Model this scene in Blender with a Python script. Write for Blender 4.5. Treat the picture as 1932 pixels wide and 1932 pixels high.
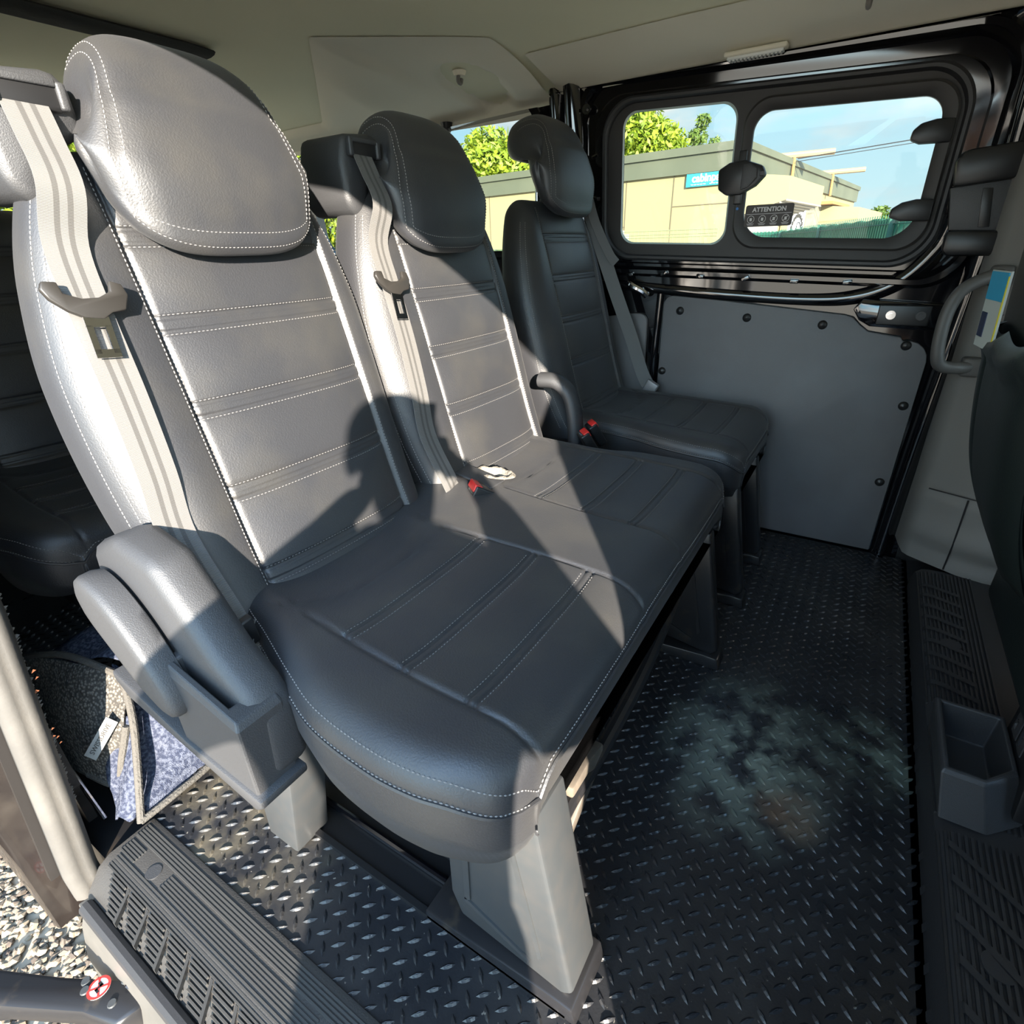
import bpy, bmesh, math, random
import numpy as np
from mathutils import Vector, Matrix
random.seed(7); rng = np.random.default_rng(7)
S = bpy.context.scene
COL = S.collection
for o in list(bpy.data.objects): bpy.data.objects.remove(o)

# ------------------------------------------------------------------ camera
cam = bpy.data.cameras.new('camera'); co = bpy.data.objects.new('camera', cam); COL.objects.link(co)
cam.sensor_width = 36; cam.lens = 36*1027.4/1932; cam.clip_start = .01; cam.clip_end = 500
r = Vector((.528, -.849, -.026)).normalized(); f = Vector((.759, .486, -.434))
f = (f - r*f.dot(r)).normalized(); u = r.cross(f)
co.matrix_world = Matrix(((r.x, u.x, -f.x, 0), (r.y, u.y, -f.y, 0), (r.z, u.z, -f.z, .95), (0, 0, 0, 1)))
S.camera = co
# ------------------------------------------------------------------ light
S.view_settings.view_transform = 'Standard'; S.view_settings.look = 'None'
S.view_settings.exposure = 0.35; S.view_settings.gamma = 1.0; S.view_settings.use_curve_mapping = False
SUN_DIR = Vector((.78, .675, -.30)).normalized()
sl = bpy.data.lights.new('sun', 'SUN'); sl.energy = 24.0; sl.angle = math.radians(.6); sl.color = (1, .89, .75)
so = bpy.data.objects.new('sun', sl); COL.objects.link(so); so.rotation_euler = SUN_DIR.to_track_quat('-Z', 'Y').to_euler()
so.location = (-5, -4, 6)
w = bpy.data.worlds.new('sky'); S.world = w; w.use_nodes = True
nt = w.node_tree; nt.nodes.clear(); N = nt.nodes.new; L = nt.links.new
tc = N('ShaderNodeTexCoord'); sep = N('ShaderNodeSeparateXYZ'); L(tc.outputs['Generated'], sep.inputs[0])
mp = N('ShaderNodeMapping'); mp.inputs['Scale'].default_value = (1, 1, 2.6); L(tc.outputs['Generated'], mp.inputs[0])
nz = N('ShaderNodeTexNoise'); nz.inputs['Scale'].default_value = 4.2; nz.inputs['Detail'].default_value = 7; nz.inputs['Roughness'].default_value = .55
mp.inputs['Location'].default_value = (.35, .1, 0)
L(mp.outputs[0], nz.inputs[0])
cr = N('ShaderNodeValToRGB'); cr.color_ramp.elements[0].position = .43; cr.color_ramp.elements[1].position = .58; L(nz.outputs[0], cr.inputs[0])
gr = N('ShaderNodeValToRGB'); e = gr.color_ramp.elements
e[0].position = 0; e[0].color = (.62, .86, .92, 1); e[1].position = .5; e[1].color = (.15, .42, .85, 1)
m_ = e.new(.2); m_.color = (.40, .74, .93, 1)
L(sep.outputs[2], gr.inputs[0])
mx = N('ShaderNodeMix'); mx.data_type = 'RGBA'
n2 = N('ShaderNodeTexNoise'); n2.inputs['Scale'].default_value = 7; n2.inputs['Detail'].default_value = 4; L(mp.outputs[0], n2.inputs[0])
cc = N('ShaderNodeValToRGB'); cc.color_ramp.elements[0].position = .35; cc.color_ramp.elements[0].color = (.50, .66, .76, 1)
cc.color_ramp.elements[1].position = .62; cc.color_ramp.elements[1].color = (.90, .93, .90, 1); L(n2.outputs[0], cc.inputs[0])
L(cr.outputs[0], mx.inputs[0]); L(gr.outputs[0], mx.inputs[6]); L(cc.outputs[0], mx.inputs[7])
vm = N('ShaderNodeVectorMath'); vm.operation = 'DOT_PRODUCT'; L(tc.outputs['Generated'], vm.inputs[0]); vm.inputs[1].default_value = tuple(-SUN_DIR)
mr = N('ShaderNodeMapRange'); mr.interpolation_type = 'SMOOTHERSTEP'; mr.inputs[1].default_value = .0; mr.inputs[2].default_value = 1.0; mr.inputs[3].default_value = .85; mr.inputs[4].default_value = 6.5; L(vm.outputs['Value'], mr.inputs[0])  # broad sky glow around the sun, added as fill light through the door
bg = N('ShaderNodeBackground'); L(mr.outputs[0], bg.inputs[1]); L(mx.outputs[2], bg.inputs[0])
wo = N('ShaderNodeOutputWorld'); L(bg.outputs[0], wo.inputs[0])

# ------------------------------------------------------------------ materials
MATS = {}
def mat(name, col, rough=.5, metal=0, spec=.5, bump=None, var=None, coat=0, sheen=0, alpha=None, trans=0):
    """bump=(scale,strength[,dist]); var=(colour2, scale, lo, hi)"""
    if name in MATS: return MATS[name]
    m = bpy.data.materials.new(name); m.use_nodes = True; t = m.node_tree; b = t.nodes['Principled BSDF']
    b.inputs['Base Color'].default_value = (*col, 1); b.inputs['Roughness'].default_value = rough
    b.inputs['Metallic'].default_value = metal; b.inputs['Specular IOR Level'].default_value = spec
    b.inputs['Coat Weight'].default_value = coat; b.inputs['Coat Roughness'].default_value = .05
    b.inputs['Sheen Weight'].default_value = sheen; b.inputs['Sheen Roughness'].default_value = .5
    b.inputs['Transmission Weight'].default_value = trans
    g = t.nodes.new('ShaderNodeNewGeometry')
    if bump:
        n = t.nodes.new('ShaderNodeTexNoise'); n.inputs['Scale'].default_value = bump[0]; n.inputs['Detail'].default_value = 3
        t.links.new(g.outputs['Position'], n.inputs[0])
        bp = t.nodes.new('ShaderNodeBump'); bp.inputs['Strength'].default_value = bump[1]; bp.inputs['Distance'].default_value = bump[2] if len(bump) > 2 else .001
        t.links.new(n.outputs[0], bp.inputs['Height']); t.links.new(bp.outputs[0], b.inputs['Normal'])
    if var:
        n = t.nodes.new('ShaderNodeTexNoise'); n.inputs['Scale'].default_value = var[1]; n.inputs['Detail'].default_value = 5
        t.links.new(g.outputs['Position'], n.inputs[0])
        c = t.nodes.new('ShaderNodeValToRGB'); c.color_ramp.elements[0].position = var[2]; c.color_ramp.elements[1].position = var[3]
        c.color_ramp.elements[0].color = (*col, 1); c.color_ramp.elements[1].color = (*var[0], 1)
        t.links.new(n.outputs[0], c.inputs[0]); t.links.new(c.outputs[0], b.inputs['Base Color'])
    MATS[name] = m; return m
LEATHER = mat('black_leather', (.019, .020, .024), .50, bump=(420, .35, .0012), spec=.90, var=((.032, .031, .030), 9, .45, .75), sheen=.04)
LEATHER_D = mat('dark_green_leather', (.012, .018, .017), .42, bump=(350, .3, .001))
THREAD = mat('pale_thread', (.25, .24, .23), .7)
THREAD_G = mat('grey_thread', (.15, .145, .14), .7)
PLASTIC = mat('grained_black_plastic', (.034, .035, .038), .52, spec=.7, bump=(600, .5, .001))
PLASTIC_D = mat('smooth_black_plastic', (.012, .012, .013), .38)
RUBBER = mat('black_rubber', (.028, .028, .030), .5, bump=(300, .2, .001))
PAINT = mat('black_gloss_paint', (.0045, .0045, .006), .07, spec=.6, coat=1.0)
PAINT_B = mat('dusty_dark_body_paint', (.014, .011, .010), .22, var=((.032, .027, .023), 14, .5, .85), coat=.5)
CHROME = mat('chrome', (.75, .75, .77), .12, metal=1)
STEEL = mat('grey_painted_steel', (.040, .044, .047), .45, metal=.0, var=((.05, .05, .05), 40, .4, .8))
DARKSTEEL = mat('black_coated_steel', (.02, .02, .022), .3, metal=.2, var=((.07, .055, .04), 30, .6, .85))
TANSTEEL = mat('dusty_brown_steel', (.10, .085, .07), .5, var=((.24, .20, .15), 18, .4, .8))
RED = mat('red_plastic', (.62, .03, .025), .35)
HEAD = mat('grey_headlining', (.80, .79, .60), .95, spec=.1, bump=(900, .4, .001))
HEAD2 = mat('beige_grey_roof_trim', (.80, .77, .64), .85, spec=.15, bump=(700, .3, .001))
FELT = mat('dark_grey_felt', (.07, .075, .075), 1, spec=.05, bump=(900, .8, .002))
BOARD = mat('grey_coated_board', (.120, .116, .120), .55, bump=(260, .35, .001), var=((.135, .135, .14), 6, .4, .7))
TRIM = mat('warm_grey_trim_plastic', (.19, .183, .172), .6, bump=(700, .3, .001))
HANDLE = mat('dark_grey_handle_plastic', (.085, .08, .075), .5)
RIM = mat('window_surround_plastic', (.028, .026, .025), .55, bump=(700, .3, .0008))
BELT_D = mat('belt_webbing_dark', (.10, .10, .10), .55)
WHITE = mat('white_print', (.8, .8, .78), .6)
MATT_B = mat('sticker_brown_black', (.055, .045, .042), .6)
BLUE = mat('sign_blue', (.02, .32, .55), .5)

def glassmat(name, col, gl=.03):
    m = bpy.data.materials.new(name); m.use_nodes = True; t = m.node_tree; t.nodes.clear()
    a = t.nodes.new('ShaderNodeBsdfTransparent'); a.inputs[0].default_value = (*col, 1)
    b = t.nodes.new('ShaderNodeBsdfGlossy'); b.inputs['Roughness'].default_value = .02
    x = t.nodes.new('ShaderNodeMixShader'); x.inputs[0].default_value = gl
    o = t.nodes.new('ShaderNodeOutputMaterial')
    t.links.new(a.outputs[0], x.inputs[1]); t.links.new(b.outputs[0], x.inputs[2]); t.links.new(x.outputs[0], o.inputs[0]); return m
GLASS = glassmat('window_glass', (.96, .985, .95))
# belt webbing with lengthwise stripes driven by uv
def beltmat():
    m = bpy.data.materials.new('grey_belt_webbing'); m.use_nodes = True; t = m.node_tree; b = t.nodes['Principled BSDF']
    uv = t.nodes.new('ShaderNodeUVMap'); s = t.nodes.new('ShaderNodeSeparateXYZ'); t.links.new(uv.outputs[0], s.inputs[0])
    c = t.nodes.new('ShaderNodeValToRGB'); c.color_ramp.interpolation = 'CONSTANT'; cc = c.color_ramp
    A = (.15, .147, .143, 1); B = (.085, .083, .08, 1)
    cc.elements[0].color = A; cc.elements[1].position = .28; cc.elements[1].color = B
    for p, q in ((.40, A), (.56, B), (.68, A)):
        z = cc.elements.new(p); z.color = q
    t.links.new(s.outputs[0], c.inputs[0]); t.links.new(c.outputs[0], b.inputs['Base Color'])
    wv = t.nodes.new('ShaderNodeTexWave'); wv.inputs['Scale'].default_value = 190; wv.bands_direction = 'Y'; t.links.new(uv.outputs[0], wv.inputs[0])
    bp = t.nodes.new('ShaderNodeBump'); bp.inputs['Strength'].default_value = .6; bp.inputs['Distance'].default_value = .001
    t.links.new(wv.outputs[1], bp.inputs['Height']); t.links.new(bp.outputs[0], b.inputs['Normal'])
    b.inputs['Roughness'].default_value = .55; return m
BELT = beltmat()
# floor rubber with worn pale-green dried patch, mud and dust
def floormat():
    m = bpy.data.materials.new('chequer_rubber_floor'); m.use_nodes = True; t = m.node_tree; b = t.nodes['Principled BSDF']
    g = t.nodes.new('ShaderNodeNewGeometry'); P = g.outputs['Position']
    def ns(sc, lo, hi, det=5):
        n = t.nodes.new('ShaderNodeTexNoise'); n.inputs['Scale'].default_value = sc; n.inputs['Detail'].default_value = det; t.links.new(P, n.inputs[0])
        r_ = t.nodes.new('ShaderNodeMapRange'); r_.inputs[1].default_value = lo; r_.inputs[2].default_value = hi; t.links.new(n.outputs[0], r_.inputs[0]); return r_.outputs[0]
    def blob(c, r, s=(1, 1, 1)):
        mp = t.nodes.new('ShaderNodeMapping'); mp.vector_type = 'TEXTURE'; mp.inputs['Location'].default_value = (*c, 0); mp.inputs['Scale'].default_value = s; t.links.new(P, mp.inputs[0])
        l = t.nodes.new('ShaderNodeVectorMath'); l.operation = 'LENGTH'; t.links.new(mp.outputs[0], l.inputs[0])
        r_ = t.nodes.new('ShaderNodeMapRange'); r_.inputs[1].default_value = r; r_.inputs[2].default_value = 0; t.links.new(l.outputs['Value'], r_.inputs[0]); return r_.outputs[0]
    def mul(a, c):
        k = t.nodes.new('ShaderNodeMath'); k.operation = 'MULTIPLY'; k.use_clamp = True; t.links.new(a, k.inputs[0])
        if isinstance(c, (int, float)): k.inputs[1].default_value = c
        else: t.links.new(c, k.inputs[1])
        return k.outputs[0]
    def mix(fac, A, col):
        x = t.nodes.new('ShaderNodeMix'); x.data_type = 'RGBA'; t.links.new(fac, x.inputs[0])
        if isinstance(A, tuple): x.inputs[6].default_value = (*A, 1)
        else: t.links.new(A, x.inputs[6])
        x.inputs[7].default_value = (*col, 1); return x.outputs[2]
    c = mix(ns(7, .45, .8), (.016, .017, .020), (.034, .034, .035))
    c = mix(mul(mul(blob((.93, .03), .26, (1, .75, 1)), ns(15, .42, .56)), 1.2), c, (.17, .20, .165))
    c = mix(mul(mul(blob((1.05, -.2), .14), ns(14, .4, .6)), 1.2), c, (.13, .16, .13))
    c = mix(mul(mul(blob((.82, -.06), .07), ns(16, .35, .6)), 1.0), c, (.17, .11, .07))
    c = mix(mul(mul(blob((.27, .86), .36, (.7, 1, 1)), ns(16, .42, .72)), .8), c, (.17, .145, .10))
    c = mix(mul(ns(120, .70, .74, 2), .8), c, (.22, .20, .17))
    t.links.new(c, b.inputs['Base Color'])
    ro = t.nodes.new('ShaderNodeMapRange'); n = t.nodes.new('ShaderNodeTexNoise'); n.inputs['Scale'].default_value = 18; n.inputs['Detail'].default_value = 6; t.links.new(P, n.inputs[0])
    t.links.new(n.outputs[0], ro.inputs[0]); ro.inputs[3].default_value = .16; ro.inputs[4].default_value = .46; t.links.new(ro.outputs[0], b.inputs['Roughness'])
    bp = t.nodes.new('ShaderNodeBump'); bp.inputs['Strength'].default_value = .25; bp.inputs['Distance'].default_value = .001
    n = t.nodes.new('ShaderNodeTexNoise'); n.inputs['Scale'].default_value = 200; t.links.new(P, n.inputs[0]); t.links.new(n.outputs[0], bp.inputs['Height']); t.links.new(bp.outputs[0], b.inputs['Normal'])
    b.inputs['Specular IOR Level'].default_value = .5
    return m
FLOORM = floormat()

# ------------------------------------------------------------------ helpers
def origin(p):
    v = Vector((0, 0, 0))
    while p is not None: v += p.location; p = p.parent
    return v
def mesh(name, V, F, m, parent=None, smooth=True, autos=None):
    V = np.asarray(V, float)
    if parent is not None: V = V - np.array(origin(parent))
    me = bpy.data.meshes.new(name); me.from_pydata([tuple(x) for x in V], [], [tuple(int(i) for i in q) for q in F]); me.materials.append(m)
    if smooth: me.polygons.foreach_set('use_smooth', [True]*len(me.polygons))
    if smooth and autos: me.set_sharp_from_angle(angle=math.radians(autos))
    me.update(); o = bpy.data.objects.new(name, me); COL.objects.link(o)
    if parent is not None: o.parent = parent
    return o
def fixn(o):
    b = bmesh.new(); b.from_mesh(o.data); bmesh.ops.recalc_face_normals(b, faces=b.faces); b.to_mesh(o.data); b.free(); return o
def tag(o, label=None, cat=None, group=None, kind=None):
    if label: o['label'] = label
    if cat: o['category'] = cat
    if group: o['group'] = group
    if kind: o['kind'] = kind
    return o
def thing(name, label, cat, loc=(0, 0, 0), group=None):
    o = bpy.data.objects.new(name, None); COL.objects.link(o); o.location = loc; o.empty_display_size = .05
    return tag(o, label, cat, group)
def struct(name, V, F, m, **k):
    return tag(fixn(mesh(name, V, F, m, **k)), kind='structure')
class MB:
    def __init__(s): s.V = []; s.F = []
    def add(s, V, F):
        n = len(s.V); s.V += [tuple(v) for v in V]; s.F += [tuple(i+n for i in q) for q in F]; return s
    def box(s, c, h, R=None, bev=0):
        b = bmesh.new(); bmesh.ops.create_cube(b, size=2)
        bmesh.ops.scale(b, vec=h, verts=b.verts)
        if bev: bmesh.ops.bevel(b, geom=b.edges[:], offset=bev, segments=3, affect='EDGES', profile=.5)
        M = Matrix.Translation(c) @ (R.to_4x4() if R is not None else Matrix())
        b.transform(M); b.verts.index_update()
        s.add([v.co[:] for v in b.verts], [[v.index for v in q.verts] for q in b.faces]); b.free(); return s
    def tube(s, pts, rad, n=12, cap=True, flat=None):
        P = [Vector(p) for p in pts]; R = rad if hasattr(rad, '__len__') else [rad]*len(P)
        V = []; up = None
        for i, p in enumerate(P):
            d = (P[min(i+1, len(P)-1)] - P[max(i-1, 0)]).normalized()
            if up is None:
                up = Vector((0, 0, 1)) if abs(d.z) < .9 else Vector((1, 0, 0))
            a = d.cross(up).normalized(); b = a.cross(d).normalized(); up = b
            for k in range(n):
                t = 2*math.pi*k/n; kk = flat if flat else 1
                V.append(p + a*math.cos(t)*R[i]*kk + b*math.sin(t)*R[i])
        F = [(i*n+k, i*n+(k+1) % n, (i+1)*n+(k+1) % n, (i+1)*n+k) for i in range(len(P)-1) for k in range(n)]
        if cap: F += [tuple(range(n))[::-1], tuple(range((len(P)-1)*n, len(P)*n))]
        return s.add(V, F)
    def prism(s, poly, axis, a, b, bev=0):
        """poly: 2-D outline, extruded along axis from a to b"""
        bm = bmesh.new()
        def P(q, h):
            return (h, q[0], q[1]) if axis == 'x' else (q[0], h, q[1]) if axis == 'y' else (q[0], q[1], h)
        v = [bm.verts.new(P(q, a)) for q in poly]; fc = bm.faces.new(v)
        ex = bmesh.ops.extrude_face_region(bm, geom=[fc]); d = P((0, 0), b-a)
        bmesh.ops.translate(bm, vec=d, verts=[g for g in ex['geom'] if isinstance(g, bmesh.types.BMVert)])
        bmesh.ops.recalc_face_normals(bm, faces=bm.faces)
        if bev: bmesh.ops.bevel(bm, geom=[e for e in bm.edges if e.calc_face_angle(0) > .5], offset=bev, segments=2, affect='EDGES', profile=.5)
        bm.verts.index_update(); s.add([q.co[:] for q in bm.verts], [[q.index for q in g.verts] for g in bm.faces]); bm.free(); return s
    def build(s, name, m, parent=None, smooth=True, autos=35):
        return mesh(name, s.V, s.F, m, parent, smooth, autos)
def grid(V, nu, nv, close=False):
    F = []
    for j in range(nv-1):
        for i in range(nu if close else nu-1):
            F.append((j*nu+i, j*nu+(i+1) % nu, (j+1)*nu+(i+1) % nu, (j+1)*nu+i))
    return F
def smoothpath(pts, n=8):
    P = [Vector(p) for p in pts]; out = []
    for i in range(len(P)-1):
        p0 = P[max(i-1, 0)]; p1 = P[i]; p2 = P[i+1]; p3 = P[min(i+2, len(P)-1)]
        for k in range(n):
            t = k/n; out.append(.5*((2*p1)+(p2-p0)*t+(2*p0-5*p1+4*p2-p3)*t*t+(3*p1-p0-3*p2+p3)*t**3))
    out.append(P[-1]); return out
def rrect(cx, cy, hx, hy, r, n=10):
    """rounded rectangle, r = one radius or four (++, -+, --, +-)"""
    rr = r if hasattr(r, '__len__') else [r]*4; out = []
    for q, (sx, sy) in enumerate(((1, 1), (-1, 1), (-1, -1), (1, -1))):
        R = rr[q]
        for k in range(n):
            a = math.pi/2*(q + k/(n-1)); out.append((cx+sx*(hx-R)+R*math.cos(a), cy+sy*(hy-R)+R*math.sin(a)))
    return out
def stitch(mb, pts, nor, L=.0042, gap=.0018, w=.0006, h=.0006, lift=.0004, jit=0):
    """row of thread dashes along pts; nor = function(point)->normal"""
    P = [Vector(p) for p in pts]; d = [0]
    for i in range(1, len(P)): d.append(d[-1]+(P[i]-P[i-1]).length)
    def at(s):
        lo, hi = 0, len(d)-1
        while hi-lo > 1:
            m = (lo+hi)//2
            if d[m] <= s: lo = m
            else: hi = m
        t = (s-d[lo])/max(d[hi]-d[lo], 1e-9); return P[lo].lerp(P[hi], t)
    s = 0
    while s+L < d[-1]:
        a = at(s); b = at(s+L); t = (b-a).normalized(); n = Vector(nor((a+b)/2)); q = t.cross(n).normalized(); n = q.cross(t)
        a = a+n*lift; b = b+n*lift; mid = (a+b)/2+n*h
        V = [a+q*w*.4, a-q*w*.4, mid+q*w, mid-q*w, b+q*w*.4, b-q*w*.4, mid+q*w-n*h*1.6, mid-q*w-n*h*1.6]
        mb.add(V, [(0, 2, 3, 1), (2, 4, 5, 3), (0, 6, 2), (2, 6, 4), (1, 3, 7), (3, 5, 7)])
        s += L+gap
def absorb(o, mb, m):
    """sew the thread into the part's own mesh with its own material"""
    me = o.data; off = np.array(origin(o)); b = bmesh.new(); b.from_mesh(me); me.materials.append(m); k = len(me.materials)-1
    vs = [b.verts.new(tuple(np.array(v)-off)) for v in mb.V]
    for q in mb.F:
        fc = b.faces.new([vs[i] for i in q]); fc.material_index = k; fc.smooth = False
    b.to_mesh(me); b.free(); me.update()
G = lambda d, s: np.exp(-(d/s)**2)
def lerpt(tab, t):
    return float(np.interp(t, [a for a, _ in tab], [b for _, b in tab]))
def smt(tab, t):                                    # smooth interpolation of a table
    xs = [a for a, _ in tab]; 
    if t <= xs[0]: return tab[0][1]
    if t >= xs[-1]: return tab[-1][1]
    i = max(k for k in range(len(xs)) if xs[k] <= t); i = min(i, len(xs)-2)
    p = lambda k: tab[max(0, min(k, len(tab)-1))]
    h = xs[i+1]-xs[i]; u_ = (t-xs[i])/h
    def sl_(k):
        a = p(k-1); b = p(k+1); return (b[1]-a[1])/(b[0]-a[0]) if b[0] != a[0] else 0
    m0 = sl_(i)*h; m1 = sl_(i+1)*h; y0 = tab[i][1]; y1 = tab[i+1][1]
    return (2*u_**3-3*u_**2+1)*y0+(u_**3-2*u_**2+u_)*m0+(-2*u_**3+3*u_**2)*y1+(u_**3-u_**2)*m1

# ------------------------------------------------------------------ SETTING: floor
def make_floor():
    x0, x1, y0, y1 = .198, 1.975, -.2635, 2.55
    V = [(x0, y0, 0), (x1, y0, 0), (x1, y1, 0), (x0, y1, 0), (x0, y0, -.006), (x1, y0, -.006), (x1, y1, -.006), (x0, y1, -.006)]
    F = [(0, 1, 2, 3), (4, 7, 6, 5), (0, 4, 5, 1), (1, 5, 6, 2), (2, 6, 7, 3), (3, 7, 4, 0)]
    p = .0322; Lh = .0118; Wh = .0037; H = .0030
    for k in range(2):
        i = 0
        x = x0+.010+k*p/2
        while x < x1-.01:
            y = y0+.014+k*p/2
            while y < 1.9:
                sg = -1 if k == 0 else 1
                dx, dy = .7071, .7071*sg; nx, ny = -dy, dx
                b = len(V)
                for (s, t, h) in ((-1, 0, 0), (-.5, .8, 0), (.0, 1, 0), (.5, .8, 0), (1, 0, 0), (.5, -.8, 0), (0, -1, 0), (-.5, -.8, 0), (-.55, 0, H*.85), (0, .25, H), (.55, 0, H*.85), (0, -.25, H)):
                    V.append((x+dx*s*Lh+nx*t*Wh, y+dy*s*Lh+ny*t*Wh, h))
                F += [(b, b+8, b+1), (b+1, b+8, b+9, b+2), (b+2, b+9, b+10, b+3), (b+3, b+10, b+4), (b+4, b+10, b+5), (b+5, b+10, b+11, b+6), (b+6, b+11, b+8, b+7), (b+7, b+8, b), (b+8, b+11, b+10, b+9)]
                y += p
            x += p
    F = [q if True else q for q in F]
    return struct('floor', V, F, FLOORM, smooth=False)
make_floor()

# ------------------------------------------------------------------ far wall (painted metal) with nested pressed rings
SK = .045
def sk(y, z): return z+SK*(y-.38)*.9
def wallx(z): return 1.985-.05*max(0, (z-.75)/.65)**1.5
def rings(spec, n=10):
    """spec: list of (cy,cz,hy,hz,r,xoff); nested loops skinned together"""
    V = []; m = None
    for (cy, cz, hy, hz, r_, xo) in spec:
        lp = rrect(cy, cz, hy, hz, r_, n); m = len(lp)
        V += [(wallx(z)+xo, y, min(sk(y, z), 1.400-.004*(xo > 0))) for y, z in lp]
    return V, grid(V, m, len(spec), True)
WC, WZ = .375, 1.120
V, F = rings([(.375, 1.09, .66, .50, .02, .0), (WC, WZ+.02, .60, .330, .10, .0), (WC, WZ+.012, .568, .290, .11, .0), (WC, WZ+.012, .558, .280, .105, -.022), (WC, WZ+.012, .545, .268, .10, -.022), (WC, WZ+.01, .535, .256, .10, .006),
              (WC, WZ, .512, .238, .10, .006), (WC, WZ, .506, .233, .10, -.004), (WC, WZ, .478, .223, .10, -.004), (WC, WZ, .474, .219, .10, .03)])
wall = struct('wall_far', V, F, PAINT, autos=30)
mb = MB()
# lower skin behind the boards, rear quarter, door posts and ribs
mb.prism([(-.235, -.02), (.99, -.02), (1.02, .64), (-.235, .61)], 'x', 1.99, 2.02)
mb.prism([(-.235, .60), (1.0, .625), (1.035, .80), (1.035, .72), (-.235, .70)][:3]+[(-.235, .66)], 'x', 1.985, 2.02)
o = mb.build('trim_lower_skin', PAINT); tag(o, kind='structure')
# pressed swage line under the window
def sweep_profile(path, prof):
    """path list of Vector in wall coords (x,y,z); prof list of (dx, dperp)"""
    V = []; n = len(prof)
    for i, p in enumerate(path):
        d = (path[min(i+1, len(path)-1)]-path[max(i-1, 0)]); d.x = 0; d.normalize(); q = Vector((0, -d.z, d.y))
        for a, b in prof: V.append(p+Vector((a, 0, 0))+q*b)
    return V, grid(V, n, len(path))
prof = [(.012, -.03), (.0, -.022), (-.010, -.014), (-.016, 0), (-.010, .014), (.0, .022), (.012, .03)]
path = smoothpath([(1.99, .98, .835), (1.99, .8, .828), (1.99, .5, .805), (1.99, .2, .790), (1.985, .05, .80), (1.98, -.05, .845), (1.97, -.115, .93), (1.955, -.13, 1.0)])
V, F = sweep_profile(path, prof); tag(fixn(mesh('trim_swage', V, F, PAINT)), kind='structure')
path = smoothpath([(1.99, -.185, 0), (1.985, -.19, .3), (1.98, -.20, .6), (1.97, -.21, .9), (1.94, -.20, 1.25), (1.91, -.19, 1.42)])
V, F = sweep_profile(path, [(.02, -.03), (-.02, -.022), (-.035, -.006), (-.035, .012), (-.01, .02), (0, .035)]); tag(fixn(mesh('trim_door_post', V, F, PAINT)), kind='structure')
path = smoothpath([(1.99, .645, .02), (1.99, .642, .3), (1.99, .636, .6), (1.99, .63, .80)])
V, F = sweep_profile(path, [(.01, -.02), (-.012, -.014), (-.014, .0), (-.006, .01), (.01, .016)]); tag(fixn(mesh('trim_rear_rib', V, F, PAINT)), kind='structure')
# door-rear post beyond the window
path = smoothpath([(1.985, .985, .0), (1.985, .985, .6), (1.975, .985, .95), (1.955, .99, 1.2), (1.93, 1.0, 1.42)])
V, F = sweep_profile(path, [(.02, -.05), (-.005, -.045), (-.02, -.03), (-.02, -.015), (.0, -.008), (-.0, .012), (-.03, .02), (-.04, .045), (-.02, .07), (.02, .085)]); tag(fixn(mesh('trim_rear_post', V, F, PAINT)), kind='structure')
# spring clips and sealant crumbs round the pressed flange
mb = MB()
for (y, z) in ((.74, .862), (.62, .866), (.5, .856), (.36, .85), (.22, .842), (.08, .84), (.70, 1.418), (.55, 1.41), (.38, 1.40), (.2, 1.395), (.02, 1.385), (-.12, 1.2), (-.125, 1.10), (.88, 1.1), (.885, .98), (.885, 1.22)):
    mb.box((1.957, y, z), (.006, .012, .006), Matrix.Rotation(random.uniform(-.5, .5), 3, 'X'), .002)
mb.tube([(1.93, .905, 1.345), (1.92, .905, 1.345)], .014, 14); mb.tube([(1.922, .905, 1.345), (1.912, .905, 1.345)], .006, 6)
tag(mb.build('trim_flange_clips', PAINT), kind='structure')

# lower board
def board(name, pts, lab=None):
    mb = MB(); mb.prism(pts, 'x', 1.968, 1.984, .003)
    o = mb.build(name, BOARD, autos=40); tag(o, kind='structure'); return o
def arcpts(c, r_, a0, a1, n=5): return [(c[0]+r_*math.cos(math.radians(a0+(a1-a0)*k/n)), c[1]+r_*math.sin(math.radians(a0+(a1-a0)*k/n))) for k in range(n+1)]
board('wall_far_board', [(-.155, .012), (.615, .012)] + arcpts((.585, .765), .03, 0, 90) + [(.45, .785), (.2, .762), (.07, .750)] + [(.045, .744), (.022, .722), (.0, .706)] + [(-.085, .694)] + arcpts((-.105, .630), .055, 75, 180))
board('wall_far_rear_board', [(.665, .012), (.97, .012), (.97, .70)] + [(.72, .735)] + arcpts((.70, .705), .03, 90, 180))
for i, (y, z) in enumerate(((.557, .748), (.34, .733), (.121, .720), (-.102, .672), (-.136, .50), (-.132, .254), (.600, .543))):
    mb = MB(); pr = [(0, .0135), (.004, .0125), (.0075, .008), (.009, .0)]
    V = []
    for a, b in pr:
        for k in range(16): V.append((1.968-a, y+b*math.cos(k*math.pi/8), z+b*math.sin(k*math.pi/8)))
    o = fixn(mesh('board_fixing_plug', V, grid(V, 16, 4, True), PLASTIC_D))
    desc = ['black domed plug at top left corner of the grey side board', 'black domed plug on top edge of side board, second from the left', 'black domed plug on top edge of side board, third from the left', 'black domed plug in top right corner of the grey side board', 'black domed plug at mid height on right edge of side board', 'lowest black domed plug near right edge of side board', 'black domed plug on left edge of side board beside belt'][i]
    tag(o, desc, 'plug', 'domed plugs holding the side board')
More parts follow.
